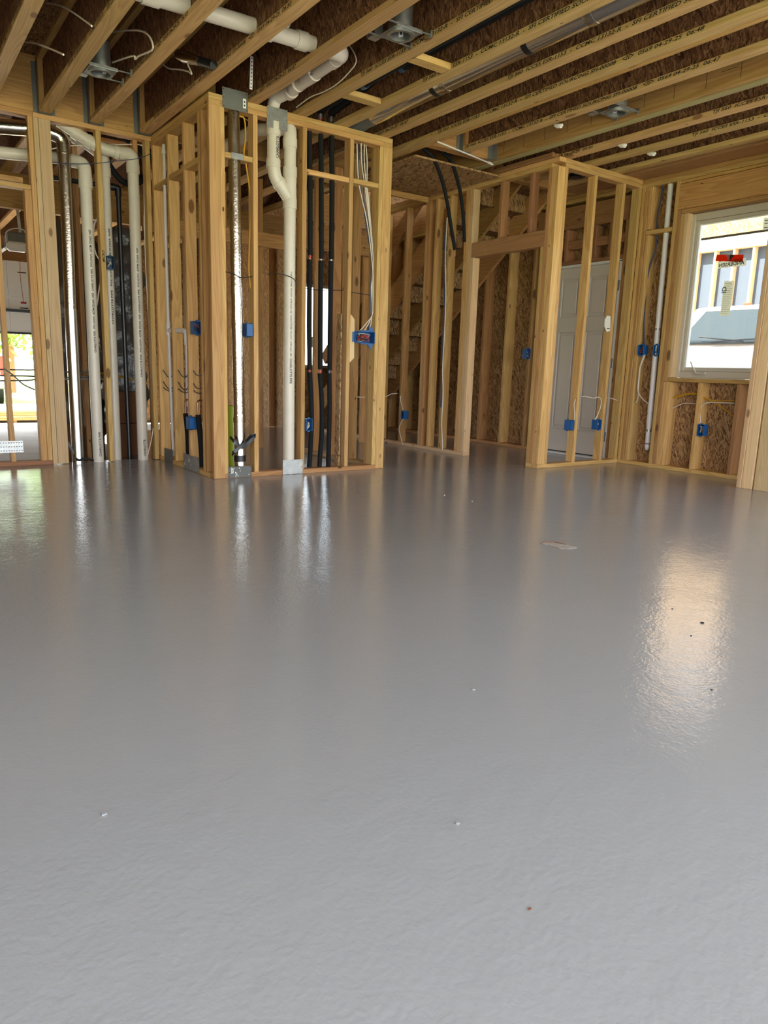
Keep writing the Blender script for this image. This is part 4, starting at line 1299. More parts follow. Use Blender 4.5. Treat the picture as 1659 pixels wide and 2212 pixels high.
# --- thin white condensate pipes in the chase's left face
tp = thing('condensate_pipe', 'thin white pipe standing between the studs of the chase', 'pipe', P(374, 990, 'x', 2.165))
pts = [P(354, 310, 'x', 2.165), P(358, 500, 'x', 2.165), P(363, 680, 'x', 2.165), P(369, 860, 'x', 2.165), P(375, 990, 'x', 2.165)]
for p in pts: p.y = 6.30
pts = [Vector((P(px, py, 'y', 6.30).x, 6.30, P(px, py, 'y', 6.30).z)) for px, py in ((354, 312), (358, 500), (364, 700), (370, 860), (375, 985))]
obj('pipe', MB().tube(pts, 0.0135, 14), M['pvc_white'], tp)
for py0, py1, px in ((324, 332, 354), (694, 724, 364)):
    a = P(px, py0, 'y', 6.30); b = P(px, py1, 'y', 6.30); m = MB(); collar(m, a, b, 0.018, 14)
    obj('coupling', m, M['pvc_white'], tp)
tq = thing('condensate_pipe', 'thin white pipe with a sideways tee arm in the chase', 'pipe', P(408, 960, 'y', 6.0))
h0 = P(366, 714, 'y', 6.28); h1 = P(401, 714, 'y', 6.0)
obj('tee_arm', MB().tube(bend([h0, h1, P(403, 745, 'y', 6.0)], 0.03, 6), 0.0205, 16), M['pvc_white'], tq)
obj('pipe', MB().tube([P(403, 735, 'y', 6.0), P(406, 860, 'y', 6.0), P(412, 990, 'y', 6.0)], 0.0130, 14), M['pvc_white'], tq)
for a, b in (((405, 878), (406, 890)), ((402, 728), (402, 736))):
    m = MB(); collar(m, P(*a, 'y', 6.0), P(*b, 'y', 6.0), 0.017, 14)
    obj('primer_ring', m, M['purple'], tq)
for i, (a, b, cu_) in enumerate((((401, 893), (408, 985), (398, 868)), ((428, 896), (437, 1008), (426, 868)))):
    yk = 5.92 if i == 0 else 5.60
    t = thing('copper_stub', ('copper line bent over above black insulation, beside the thin white pipe', 'copper line bent over above black insulation, nearest the chase corner post')[i], 'pipe', P(b[0], b[1], 'y', yk), 'insulated copper stubs')
    A = P(*a, 'y', yk); B = P(*b, 'y', yk)
    obj('foam_sleeve', MB().tube(spline([A, A.lerp(B, 0.5) + Vector((0.004, 0, 0)), B], 5), 0.0215, 14), M['black_foam'], t)
    obj('copper_tube', MB().tube(bend([A + Vector((0, 0, -0.02)), A + Vector((-0.004, 0, 0.115)), A + Vector((0.055, 0.02, 0.115)), A + Vector((0.075, 0.03, 0.03))], 0.035, 6), 0.0075, 10), M['copper'], t)

# --- duct and insulated lines along the joist bays
cd = thing('ceiling_duct', 'long round sheet metal duct lying between two ceiling joists', 'duct', (3.435, 2.5, 2.87))
CDX, CDZ, CDR = 3.435, 2.868, 0.078
obj('duct_pipe', MB().tube([(CDX, YB, CDZ), (CDX, 2.0, CDZ), (CDX, 5.12, CDZ)], CDR, 32), M['duct'], cd)
obj('duct_end', MB().tube(bend([(CDX, 5.11, CDZ), (CDX, 5.3, CDZ), (CDX, 5.4, CDZ - 0.02)], 0.05, 6), CDR * 0.98, 28), M['galv_dark'], cd)
for px, py in ((947, 198), (1143, 104)):
    y = P(px, py, 'z', CDZ - 0.05).y
    obj('hanging_strap', MB().tube([(CDX, y - 0.022, CDZ), (CDX, y + 0.022, CDZ)], CDR + 0.002, 32), M['tape'], cd)
for px, py in ((968, 190), (1288, 44)):
    y = P(px, py, 'z', CDZ - 0.05).y
    obj('foil_joint', MB().tube([(CDX, y - 0.03, CDZ), (CDX, y, CDZ), (CDX, y + 0.03, CDZ)], [CDR + 0.001, CDR + 0.005, CDR + 0.001], 32), M['foil'], cd)
for i, (x, z, yend) in enumerate(((2.985, 2.855, 4.62), (3.105, 2.91, 4.33))):
    t = thing('insulated_line', ('black foam-covered line between the ceiling joists, bent at its end', 'higher black foam-covered line between the ceiling joists')[i], 'pipe', (x, 2.5, z), 'black lines between the ceiling joists')
    pts = [(x, YB, z), (x, 2.0, z), (x, yend - 0.3, z - 0.01), (x + 0.01, yend, z - 0.01)]
    if i == 0:
        pts += [(x - 0.02, yend + 0.05, z - 0.01), (x - 0.05, yend + 0.05, z + 0.06)]
    obj('foam_sleeve', MB().tube(bend(pts, 0.06, 5), 0.034, 18), M['black_foam'], t)
    obj('collar', MB().tube([(x + 0.01, yend - 0.03, z - 0.01), (x + 0.01, yend + 0.02, z - 0.01)], 0.037, 18), M['blue_pex'], t)
    obj('tubing', MB().tube([(x + 0.01, yend, z - 0.01), (x, yend + 0.15, z)], 0.012, 10), M['black'], t)
for i, (px, c) in enumerate(((692, 'red'), (716, 'blue_pex'))):
    a = P(px, 258, 'y', 5.42)
    t = thing('water_tube', ('red water tube rising behind the chase top plate', 'dark blue water tube rising behind the chase top plate')[i], 'pipe', a)
    obj('tube', MB().tube(bend([(a.x, 5.42, 2.62), (a.x, 5.42, 2.80), (a.x, 5.42, 2.86)], 0.03, 5), 0.011, 10), M[c], t)
    obj('fitting', MB().tube([(a.x, 5.42, 2.835), (a.x, 5.42, 2.87)], 0.016, 12), M['galv'], t)
    obj('foam_sleeve', MB().tube(bend([(a.x, 5.42, 2.87), (a.x, 5.42, 2.90), (a.x + 0.03, 4.8, 2.93 + 0.05 * i)], 0.03, 5), 0.028, 14), M['black_foam'], t)

# --- two black lines that hang down by the stair wall
for i, pts in enumerate((((921, 326), (940, 350), (958, 400), (968, 450), (976, 500), (983, 540)), ((955, 328), (975, 350), (991, 400), (999, 450), (1002, 490), (1003, 522)))):
    yy = 5.42
    t = thing('line_set', ('longer black insulated line hanging down with bare copper at its end', 'shorter black insulated line hanging by the stair wall')[i], 'pipe', P(*pts[-1], 'y', yy), 'black lines hanging by the stairs')
    w3 = [P(*p, 'y', yy) for p in pts]
    w3 = [w3[0] + Vector((-0.25, 0.1, 0.14))] + w3
    obj('foam_sleeve', MB().tube(spline(w3, 6), 0.017, 14), M['black_foam'], t)
    obj('companion_cable', MB().tube(spline([p + Vector((0.022, 0.012, 0)) for p in w3], 6), 0.008, 10), M['black'], t)
    if i == 0:
        e = w3[-1]
        obj('bare_copper', MB().tube([e, e + Vector((0.0, 0, -0.058))], 0.005, 8), M['copper'], t)

# --- white conduit in the right wall
cw = thing('conduit', 'white plastic vacuum pipe running down the right wall beside the window', 'pipe', (6.36, 4.37, 0.15))
c0 = P(1449, 395, 'x', 6.36); c1 = P(1398, 966, 'x', 6.36)
obj('pipe', MB().tube([c0, c1], 0.0265, 18), M['pvc_white'], cw)
for a, b in ((700, 704), (925, 930)):
    t = (a - 395) / (966 - 395); t2 = (b - 395) / (966 - 395)
    obj('clamp', MB().tube([c0.lerp(c1, t), c0.lerp(c1, t2)], 0.0275, 18), M['galv'], cw)
for a, b in ((866, 886), (893, 912)):
    m = MB(); collar(m, c0.lerp(c1, (a - 395) / 571), c0.lerp(c1, (b - 395) / 571), 0.029, 18)
    obj('coupling', m, M['pvc_white'], cw)
obj('primer_ring', MB().tube([c0.lerp(c1, 0.982), c0.lerp(c1, 0.988)], 0.0272, 18), M['purple'], cw)
obj('end_cap', MB().tube([c1, c1 + Vector((0, 0, -0.02)), c1 + Vector((0, 0, -0.03))], [0.027, 0.022, 0.012], 16), M['pvc_white'], cw)


wt = thing('thin_tube', 'thin white tube lying along the header edge above the passage', 'pipe', P(1010, 332, 'z', H - 0.008))
obj('tube', MB().tube([P(945, 306, 'z', H - 0.010), P(1062, 354, 'z', H - 0.010)], 0.0065, 8), M['pvc_white'], wt)
obj('end_fitting', MB().tube([P(1055, 351, 'z', H - 0.010), P(1064, 355, 'z', H - 0.010)], 0.011, 10), M['pvc_white'], wt)
la, lb_ = P(494, 970, 'y', 5.95), P(508, 876, 'y', 5.95)
lt = thing('lime_roll', 'lime green upright roll standing behind the foil duct', 'roll', (la.x, 5.95, 0))
obj('roll', MB().tube([((la.x + lb_.x) / 2, 5.95, 0.0), ((la.x + lb_.x) / 2, 5.95, lb_.z)], 0.05, 18), M['lime'], lt)
obj('roll_core', MB().ring(((la.x + lb_.x) / 2, 5.95, lb_.z), ((la.x + lb_.x) / 2, 5.95, lb_.z + 0.004), 0.015, 0.03, 14), M['cardboard'], lt)

# ================================================================== NAIL PLATES
def nail_plate(label, c0, c1, y, mat, ax='y', sticker=None, spatter=0, th=0.002):
    """thin plate between two corners"""
    c = (c0 + c1) / 2
    t = thing('nail_plate', label, 'metal plate', c, None)
    if ax == 'y':
        m = MB().box(c0.x, c1.x, y - th, y, c1.z, c0.z, 0.0005)
    else:
        m = MB().box(y - th, y, c0.y, c1.y, c1.z, c0.z, 0.0005)
    obj('plate', m, M[mat], t)
    nh = MB()
    for u in (0.05, 0.95):
        for v in (0.10, 0.5, 0.90):
            if ax == 'y':
                x = c0.x + (c1.x - c0.x) * u; z = c0.z + (c1.z - c0.z) * v
                nh.tube([(x, y - th - 0.0012, z), (x, y - th + 0.0005, z)], 0.0035, 8)
            else:
                yy_ = c0.y + (c1.y - c0.y) * u; z = c0.z + (c1.z - c0.z) * v
                nh.tube([(y - th - 0.0012, yy_, z), (y - th + 0.0005, yy_, z)], 0.0035, 8)
    obj('nail_heads', nh, M['galv_dark' if mat == 'galv' else 'ink'], t, kind='stuff')
    if sticker and ax == 'y':
        u0, u1, v0, v1 = sticker
        x0 = c0.x + (c1.x - c0.x) * u0; x1 = c0.x + (c1.x - c0.x) * u1
        z0 = c0.z + (c1.z - c0.z) * v0; z1 = c0.z + (c1.z - c0.z) * v1
        s = obj('sticker', MB().box(x0, x1, y - th - 0.0008, y - th - 0.0001, z1, z0, 0), M['paper'], t)
        k = MB()
        for a in (0.25, 0.62):
            k.box(x0 + (x1 - x0) * 0.3, x0 + (x1 - x0) * 0.7, y - th - 0.0014, y - th - 0.0009, z0 + (z1 - z0) * (a + 0.18), z0 + (z1 - z0) * a, 0)
        obj('printed_mark', k, M['ink'], s)
    if spatter:
        rr = random.Random(spatter)
        k = MB()
        for i in range(14):
            u, v = rr.random() * 0.9 + 0.05, rr.random() * 0.85 + 0.08
            sx_ = 0.0015 + 0.003 * rr.random(); sz = sx_ * (1 + 2.5 * rr.random() * (rr.random() > 0.6))
            if ax == 'y':
                x = c0.x + (c1.x - c0.x) * u; z = c0.z + (c1.z - c0.z) * v
                k.prism([(x + sx_ * math.cos(q * 0.785), y - th - 0.0002, z + sz * math.sin(q * 0.785)) for q in range(8)], (0, -0.0009, 0))
            else:
                yy_ = c0.y + (c1.y - c0.y) * u; z = c0.z + (c1.z - c0.z) * v
                k.prism([(y - th - 0.0002, yy_ + sx_ * math.cos(q * 0.785), z + sz * math.sin(q * 0.785)) for q in range(8)], (-0.0009, 0, 0))
        obj('paint_spatter', k, M['spatter'], t, kind='stuff')
    return t


V = Vector
nail_plate('dark grey nail plate over the top plates above the foil duct', V((2.214, 0, 2.826)), V((2.412, 0, 2.690)), YF - 0.002, 'galv_dark', sticker=(0.80, 0.92, 0.33, 0.80))
nail_plate('mottled galvanized nail plate over the top plates above the drain stack', V((2.565, 0, 2.778)), V((2.735, 0, 2.632)), YF - 0.002, 'galv')
nail_plate('grey nail plate on the bottom plate at the foot of the foil duct', V((2.224, 0, 0.090)), V((2.424, 0, 0.003)), YF - 0.002, 'galv_dark', sticker=(0.13, 0.22, 0.15, 0.6), spatter=4)
nail_plate('paint-dripped galvanized nail plate at the foot of the drain stack', V((2.703, 0, 0.122)), V((2.889, 0, 0.002)), YF - 0.003, 'galv', spatter=9)
a = P(356, 968, 'x', XC); b = P(375, 1001, 'x', XC)
nail_plate('dull nail plate low on the chase side nearest the left wall', V((0, P(356, 975, 'x', XC).y, 0.125)), V((0, P(374, 995, 'x', XC).y, 0.004)), XC - 0.002, 'galv_dark', ax='x')
nail_plate('paint-flecked nail plate low on the chase side near the corner post', V((0, P(397, 985, 'x', XC).y, 0.13)), V((0, P(431, 1018, 'x', XC).y, 0.004)), XC - 0.002, 'galv', ax='x', spatter=12)
b0 = P(499, 331, 'y', YF); b1 = P(527, 345, 'y', YF)
nail_plate('small galvanized plate on the blocking in front of the foil duct', V((b0.x, 0, 2.404)), V((b1.x, 0, 2.362)), YF + 0.001, 'galv')
nail_plate('small grey plate on the far side bottom plate inside the chase', V((2.72, 0, 0.12)), V((2.82, 0, 0.01)), YL + 0.02, 'galv_dark', sticker=(0.3, 0.5, 0.2, 0.7))


# ================================================================== ELECTRICAL BOXES
def ebox(label, c, face, w=0.056, h=0.095, d=0.072, mat='blue', tabs=True, wires=('wire', 'red', 'ink'), group='blue electrical boxes', seed=1):
    """hollow outlet box centred on c; face = unit vector that its open side looks along"""
    n = Vector(face).normalized(); Z = Vector((0, 0, 1)); X = Z.cross(n).normalized()
    c = Vector(c)
    t = thing('electrical_box', label, 'electrical box', c - Z * h / 2, group)
    m = MB(); k = 0.004
    m.fbox(c - n * (d / 2 - k / 2), X, n, Z, w, k, h, 0.001)
    for s in (-1, 1):
        m.fbox(c + X * s * (w / 2 - k / 2), X, n, Z, k, d, h, 0.001)
        m.fbox(c + Z * s * (h / 2 - k / 2), X, n, Z, w - 2 * k, d, k, 0.001)
    obj('body', m, M[mat], t)
    if tabs:
        for s in (-1, 1):
            obj('nail_tab', MB().fbox(c + Z * s * (h / 2 + 0.004) + n * (d / 2 - 0.012), X, n, Z, w * 0.4, 0.012, 0.012, 0.002), M[mat], t)
    rr = random.Random(seed)
    for i, wc_ in enumerate(wires):
        pts = [c - n * d * 0.3 + X * (rr.random() - .5) * w * .6 + Z * (rr.random() - .5) * h * .6]
        for q in range(4):
            pts.append(c + n * d * (0.1 + 0.25 * rr.random()) + X * (rr.random() - .5) * w * .7 + Z * (rr.random() - .5) * h * .75)
        obj('conductor', MB().tube(spline(pts, 5), 0.0022, 6), M[wc_], t)
    return t


XN, YN = (-1, 0, 0), (0, -1, 0)
ebox('navy electrical box beside the middle stud of the left wall', (1.735, YL + 0.03, 1.705), YN, 0.062, 0.105, mat='navy', wires=('wire', 'wire', 'grey_wire'), seed=2)
ebox('blue electrical box high on the chase side, open front', ((P(418, 707, 'y', 5.66).x + P(436, 707, 'y', 5.66).x) / 2, 5.69, 1.162), YN, 0.072, 0.10, wires=('red', 'ink', 'grey_wire'), seed=3)
ebox('blue electrical box low on the chase side between copper stubs', ((P(409, 911, 'y', 5.66).x + P(426, 911, 'y', 5.66).x) / 2, 5.70, 0.405), (0, 1, 0), 0.068, 0.10, seed=4)
ebox('blue electrical box beside the foil duct, its back showing', (2.422, YF + 0.045, 1.150), (0, 1, 0), 0.055, 0.10, 0.07, seed=5)
ebox('blue electrical box low beside the first insulated water line', (2.940, YF + 0.015, 0.410), YN, 0.060, 0.10, wires=('wire', 'wire', 'ink', 'grey_wire'), seed=6)
t3 = ebox('wide blue three-gang box stuffed with wires in the chase', (3.488, YF + 0.03, 1.148), YN, 0.20, 0.098, 0.075, wires=('red', 'ink', 'red', 'ink', 'copper', 'grey_wire', 'red', 'ink', 'wire', 'red', 'ink', 'red'), seed=7)
for s in (1, -1):
    obj('bracket_flange', MB().prism([(3.52, YF + 0.008, 1.148 + s * 0.05), (3.575, YF + 0.008, 1.148 + s * 0.05), (3.575, YF + 0.008, 1.148 + s * 0.075), (3.555, YF + 0.008, 1.148 + s * 0.098), (3.535, YF + 0.008, 1.148 + s * 0.07)], (0, 0.004, 0)), M['blue'], t3)
obj('bracket_flange', MB().box(3.365, 3.388, YF + 0.006, YF + 0.010, 1.105, 1.19, 0.003), M['blue'], t3)
f6 = P(680, 739, 'y', 7.14)
board(ws, f6.x + 0.025, f6.x + 0.063, 7.08, 7.169, 0, H - 2 * T, 'z', 'fir')
ebox('small blue electrical box deep behind the insulated water lines', f6, YN, 0.05, 0.115, 0.06, seed=8)
ebox('blue electrical box on a stair wall stud', (5.145, 6.875, 0.360), XN, 0.058, 0.098, seed=9)
e9 = P(1137, 764, 'x', 6.27)
ebox('blue electrical box on a far outside-wall stud seen through the doorway', e9, YN, 0.062, 0.115, seed=10)
ebox('blue electrical box on the first closet stud from the corner post', (5.565, YC + 0.045, 0.402), (0, 1, 0), 0.06, 0.10, 0.075, seed=11)
ebox('blue electrical box on the second closet stud from the corner post', (5.980, YC + 0.045, 0.400), YN, 0.06, 0.10, 0.075, seed=12)
ebox('blue electrical box on the corner stud side of the bay by the window', (XR + 0.035, 4.525, 1.152), XN, 0.066, 0.10, 0.075, wires=('red', 'ink', 'red'), seed=13)
ebox('blue electrical box in front of the white pipe by the window', (XR + 0.02, 4.352, 1.152), XN, 0.060, 0.10, 0.05, wires=('ink', 'grey_wire'), seed=14)
ebox('blue electrical box under the window sill', (XR + 0.035, 3.788, 0.415), XN, 0.066, 0.105, 0.075, wires=('wire', 'yellow', 'wire'), seed=15)

# ================================================================== CABLES


def cable(label, pts, r=0.0045, mat='wire', group=None, extra=None, n=6):
    t = obj('cable', MB().tube(spline(pts, n), r, 8), M[mat], None, label, 'cable', group)
    return t


def PP(l, ax, v):
    return [P(x, y, ax, v) for x, y in l]


Yb = YF + 0.05
G = 'cables dropping to the three-gang box'
cable('dark blue cable dropping to the three-gang box', PP([(772, 304), (774, 350), (777, 395), (786, 450), (793, 500), (802, 560), (800, 640), (799, 680), (796, 714)], 'y', Yb + 0.01), 0.0055, 'navy_wire', G)
cable('second dark blue cable dropping to the three-gang box', PP([(779, 306), (782, 340), (785, 400), (787, 440), (798, 500), (803, 560), (803, 640), (802, 690), (800, 714)], 'y', Yb + 0.02), 0.0055, 'navy_wire', G)
cable('white cable leftmost of the bundle over the three-gang box', PP([(771, 310), (772, 350), (775, 395), (782, 430), (793, 480), (801, 540), (806, 600), (806, 650), (804, 680), (790, 700), (776, 716)], 'y', Yb - 0.01), 0.0045, 'wire', G)
cable('white cable second in the bundle over the three-gang box', PP([(780, 306), (781, 350), (788, 400), (793, 440), (800, 500), (806, 560), (804, 620), (806, 670), (798, 695), (786, 716)], 'y', Yb), 0.0045, 'wire', G)
cable('white cable third in the bundle over the three-gang box', PP([(787, 308), (787, 350), (791, 400), (796, 450), (802, 520), (807, 580), (802, 620), (804, 670), (801, 700), (796, 716)], 'y', Yb + 0.005), 0.0045, 'wire', G)
cable('white cable rightmost of the bundle over the three-gang box', PP([(790, 309), (793, 350), (793, 400), (798, 450), (804, 520), (808, 560), (803, 600), (804, 650), (806, 680), (802, 714)], 'y', Yb + 0.015), 0.0045, 'wire', G)
cable('yellow cable running down between the foil duct and a stud', PP([(516, 250), (528, 258), (530, 300), (527, 330), (531, 352), (538, 400), (542, 440), (539, 520), (538, 590), (545, 650), (542, 698)], 'y', YF + 0.06), 0.006, 'yellow')
cable('white cable looped behind the yellow cable at the chase top', PP([(518, 248), (532, 258), (560, 275), (580, 283)], 'y', YF + 0.30), 0.005, 'wire')
cable('thin black wire sagging in front of the foil duct', PP([(487, 587), (505, 592), (522, 600), (545, 597)], 'y', YF + 0.0), 0.003, 'black')
cable('thin black wire draped over the drain stack', PP([(578, 593), (600, 591), (622, 596), (636, 604), (643, 616)], 'y', YF - 0.004), 0.003, 'black')
cable('thin black wire crossing behind the insulated water lines', PP([(659, 622), (690, 627), (735, 627), (770, 633), (802, 638)], 'y', YF + 0.08), 0.003, 'black')
cable('long white cable arcing across the top of the left wall', PP([(112, 322), (140, 316), (180, 314), (230, 313), (280, 312), (302, 313), (309, 322), (311, 380), (312, 470), (314, 560), (318, 640), (321, 700)], 'y', YL + 0.075), 0.0045, 'wire')
cable('thin dark wire strung across the left wall pipes', PP([(113, 351), (160, 354), (205, 353), (250, 348), (300, 342), (330, 330)], 'y', YL + 0.0), 0.003, 'navy_wire')
cable('white cable hanging behind the middle stud of the left wall', PP([(211, 468), (203, 490), (203, 530), (208, 550), (215, 565), (217, 600), (212, 640), (209, 660)], 'y', YL + 0.10), 0.006, 'wire')
cable('white cable leaning at the foot of the corner drain pipe', PP([(331, 925), (327, 950), (321, 975), (318, 991)], 'y', YL + 0.02), 0.0045, 'wire')
cable('grey cable slanting down beside the metal duct', PP([(146, 955), (155, 972), (168, 992)], 'y', YL + 0.06), 0.012, 'galv_dark')
cable('black scrap bunched at the foot of the metal duct', PP([(163, 991), (172, 994), (186, 990), (195, 993), (202, 995)], 'y', YL + 0.03), 0.010, 'black')
for i, (py, lab) in enumerate(((797, 'upper of three grey cables threaded through the chase studs'), (822, 'middle of three grey cables threaded through the chase studs'), (836, 'lowest of three grey cables threaded through the chase studs'))):
    z = P(350, py, 'x', 2.16).z
    pts = []
    for y, dz in ((6.56, 0), (6.45, -0.04), (6.35, -0.07), (6.25, -0.045), (6.165, 0), (6.05, -0.04), (5.95, -0.06), (5.87, -0.03), (5.80, 0), (5.70, -0.03), (5.60, -0.035), (5.48, 0.0)):
        pts.append((2.15 - 0.012 * (dz < -0.02), y, z + dz * (1 if i < 2 else 0.4)))
    cable(lab, pts, 0.0045, 'grey_wire' if i else 'galv_dark', 'cables threaded through the chase studs', n=4)
cable('white cable running down the stair wall stud to the floor', PP([(966, 470), (962, 560), (963, 640), (960, 720), (956, 800), (957, 850), (954, 910), (955, 940), (956, 972)], 'x', XS - 0.006), 0.006, 'wire')
cable('dark cable beside the white cable on the stair wall stud', PP([(963, 480), (958, 560), (960, 640), (957, 720), (954, 800), (952, 880)], 'x', XS - 0.004), 0.006, 'navy_wire')
cable('white cable stapled above and below the stair wall box', PP([(865, 855), (866, 870), (871, 886)], 'x', XS - 0.004), 0.0045, 'wire')
cable('white cable leaving the stair wall box towards the floor', PP([(871, 905), (864, 918), (862, 928), (866, 945), (870, 960)], 'x', XS - 0.004), 0.0045, 'wire')
cable('white cable strung between stair wall studs at knee height', PP([(756, 855), (768, 855), (780, 858), (832, 856), (845, 851), (858, 850)], 'y', 6.9), 0.005, 'wire')
cable('white cable dropping to the first closet box', PP([(1243, 863), (1240, 872), (1240, 880), (1241, 893), (1240, 908)], 'y', YC + 0.01), 0.0045, 'wire')
cable('white cable from stud to stud across the closet wall', PP([(1256, 857), (1262, 856), (1272, 858), (1282, 860), (1292, 858), (1298, 862), (1298, 872), (1295, 885), (1288, 905)], 'y', YC + 0.03), 0.0045, 'wire')
cable('second white cable dropping to the second closet box', PP([(1299, 864), (1297, 880), (1291, 895), (1285, 907)], 'y', YC + 0.02), 0.0045, 'wire')
cable('short white cable stub at the closet wall end', PP([(1312, 859), (1322, 861), (1333, 865)], 'y', YC + 0.03), 0.0045, 'wire')
cable('dark blue cable hanging in the wall bay beside the window', PP([(1432, 400), (1428, 430), (1421, 460), (1418, 500), (1416, 540), (1404, 575), (1397, 610), (1394, 650), (1391, 700), (1391, 745)], 'x', XR + 0.06), 0.008, 'navy_wire')
cable('white cable hanging below the left box in the bay by the window', PP([(1391, 766), (1385, 785), (1382, 795), (1380, 815), (1378, 835), (1379, 848), (1388, 862), (1400, 872)], 'x', XR + 0.02), 0.0045, 'wire')
cable('second white cable below the left box in the bay by the window', PP([(1394, 766), (1387, 783), (1383, 795), (1381, 815), (1379, 840), (1378, 860), (1374, 870)], 'x', XR + 0.03), 0.0045, 'wire')
cable('yellow cable pair above the sill box, left stretch', PP([(1454, 860), (1465, 855), (1480, 851), (1500, 850), (1512, 853), (1530, 862), (1550, 866), (1587, 866)], 'x', XR + 0.05), 0.005, 'yellow')
cable('second yellow cable above the sill box', PP([(1456, 859), (1468, 857), (1484, 852), (1500, 852), (1515, 857), (1540, 868), (1560, 880), (1583, 898)], 'x', XR + 0.06), 0.005, 'yellow')
cable('white cable curving down into the box under the window', PP([(1587, 871), (1560, 870), (1540, 869), (1525, 871), (1515, 878), (1512, 892), (1513, 905), (1512, 916)], 'x', XR + 0.03), 0.005, 'wire')
cable('white cable crossing the first bay under the window', PP([(1452, 882), (1465, 876), (1480, 871), (1498, 872), (1505, 872)], 'x', XR + 0.055), 0.0045, 'wire')
# ceiling cables
Zc = H + 0.16
cable('white cable looping between the first ceiling joists', PP([(92, 6), (115, 8), (140, 16), (165, 32), (198, 56)], 'x', 1.15), 0.0055, 'wire', 'white cables between the ceiling joists')
cable('white cable crossing low between the first ceiling joists', PP([(54, 91), (75, 93), (100, 102), (120, 110), (137, 118)], 'x', 1.05), 0.0055, 'wire', 'white cables between the ceiling joists')
cable('white cable arching above the first recessed light', PP([(243, 69), (270, 66), (300, 66), (318, 74), (328, 90), (328, 108), (300, 121), (292, 128), (290, 121), (275, 124), (243, 135)], 'x', 1.52), 0.0055, 'wire', 'white cables between the ceiling joists')
cable('white cable curling beside the foil sleeve', PP([(353, 140), (365, 148), (385, 150), (405, 154), (414, 160), (408, 145), (398, 125), (380, 118)], 'x', 1.88), 0.005, 'wire', 'white cables between the ceiling joists')
cable('grey white cable draped from the joist near the second recessed light', PP([(753, 96), (765, 115), (769, 135), (755, 155), (730, 180), (700, 198), (670, 210), (640, 232)], 'x', 2.78), 0.004, 'wire')

# ================================================================== RECESSED LIGHTS


def can_light(label, cx, cy, z, x0, x1):
    t = thing('recessed_light', label, 'ceiling light', (cx, cy, z), 'recessed light housings')
    n = 32; r0, r1 = 0.068, 0.082
    # square mounting plate with a round hole
    m = MB(); vs = []; hs = 0.090
    for k in range(n):
        an = 2 * math.pi * (k + 0.5) / n
        c_, s_ = math.cos(an), math.sin(an)
        q = hs / max(abs(c_), abs(s_))
        vs.append((cx + c_ * q * 1.0, cy + s_ * q, z + 0.012)); vs.append((cx + c_ * r0, cy + s_ * r0, z + 0.012))
    fs = [(2 * k, 2 * k + 1, (2 * k + 3) % (2 * n), (2 * k + 2) % (2 * n)) for k in range(n)]
    m.add(vs, fs)
    for sy in (-1, 1):
        m.box(cx - hs, cx + hs, cy + sy * hs - 0.002, cy + sy * hs + 0.002, z + 0.008, z + 0.028, 0)
    obj('mounting_plate', m, M['galv'], t)
    obj('can', MB().ring((cx, cy, z + 0.012), (cx, cy, z + 0.19), r0 - 0.002, r0, n), M['galv'], t)
    obj('can_top', MB().tube([(cx, cy, z + 0.188), (cx, cy, z + 0.195)], r0, n), M['galv_dark'], t)
    obj('trim_ring', MB().ring((cx, cy, z), (cx, cy, z + 0.012), r0 - 0.006, r1, n), M['galv'], t)
    obj('reflector', MB().tube([(cx, cy, z + 0.09), (cx, cy, z + 0.14)], [0.045, 0.02], 20), M['galv_dark'], t)
    dn = V((math.cos(0.9), math.sin(0.9), 0)); dt = V((-dn.y, dn.x, 0)); zc = V((cx, cy, z + 0.05)) + dn * (r0 - 0.006)
    s = obj('sticker', MB().fbox(zc, dt, dn, V((0, 0, 1)), 0.026, 0.001, 0.05, 0), M['paper'], t)
    obj('printed_mark', MB().fbox(zc - dn * 0.0012, dt, dn, V((0, 0, 1)), 0.012, 0.0008, 0.028, 0), M['ink'], s)
    for sy in (-1, 1):
        b = obj('hanger_bar', MB().box(x0, x1, cy + sy * 0.098 - 0.006, cy + sy * 0.098 + 0.006, z + 0.012, z + 0.017, 0.001), M['galv'], t)
        obj('bar_foot', MB().box(x1 - 0.012, x1, cy + sy * 0.098 - 0.012, cy + sy * 0.098 + 0.012, z + 0.002, z + 0.04, 0.001), M['galv'], b)
    jb = obj('junction_box', MB().box(cx - 0.105, cx - 0.045, cy + 0.11, cy + 0.19, z + 0.02, z + 0.09, 0.003), M['galv'], t)
    obj('connector', MB().tube([(cx - 0.075, cy + 0.19, z + 0.055), (cx - 0.075, cy + 0.225, z + 0.055)], 0.012, 10), M['galv'], jb)


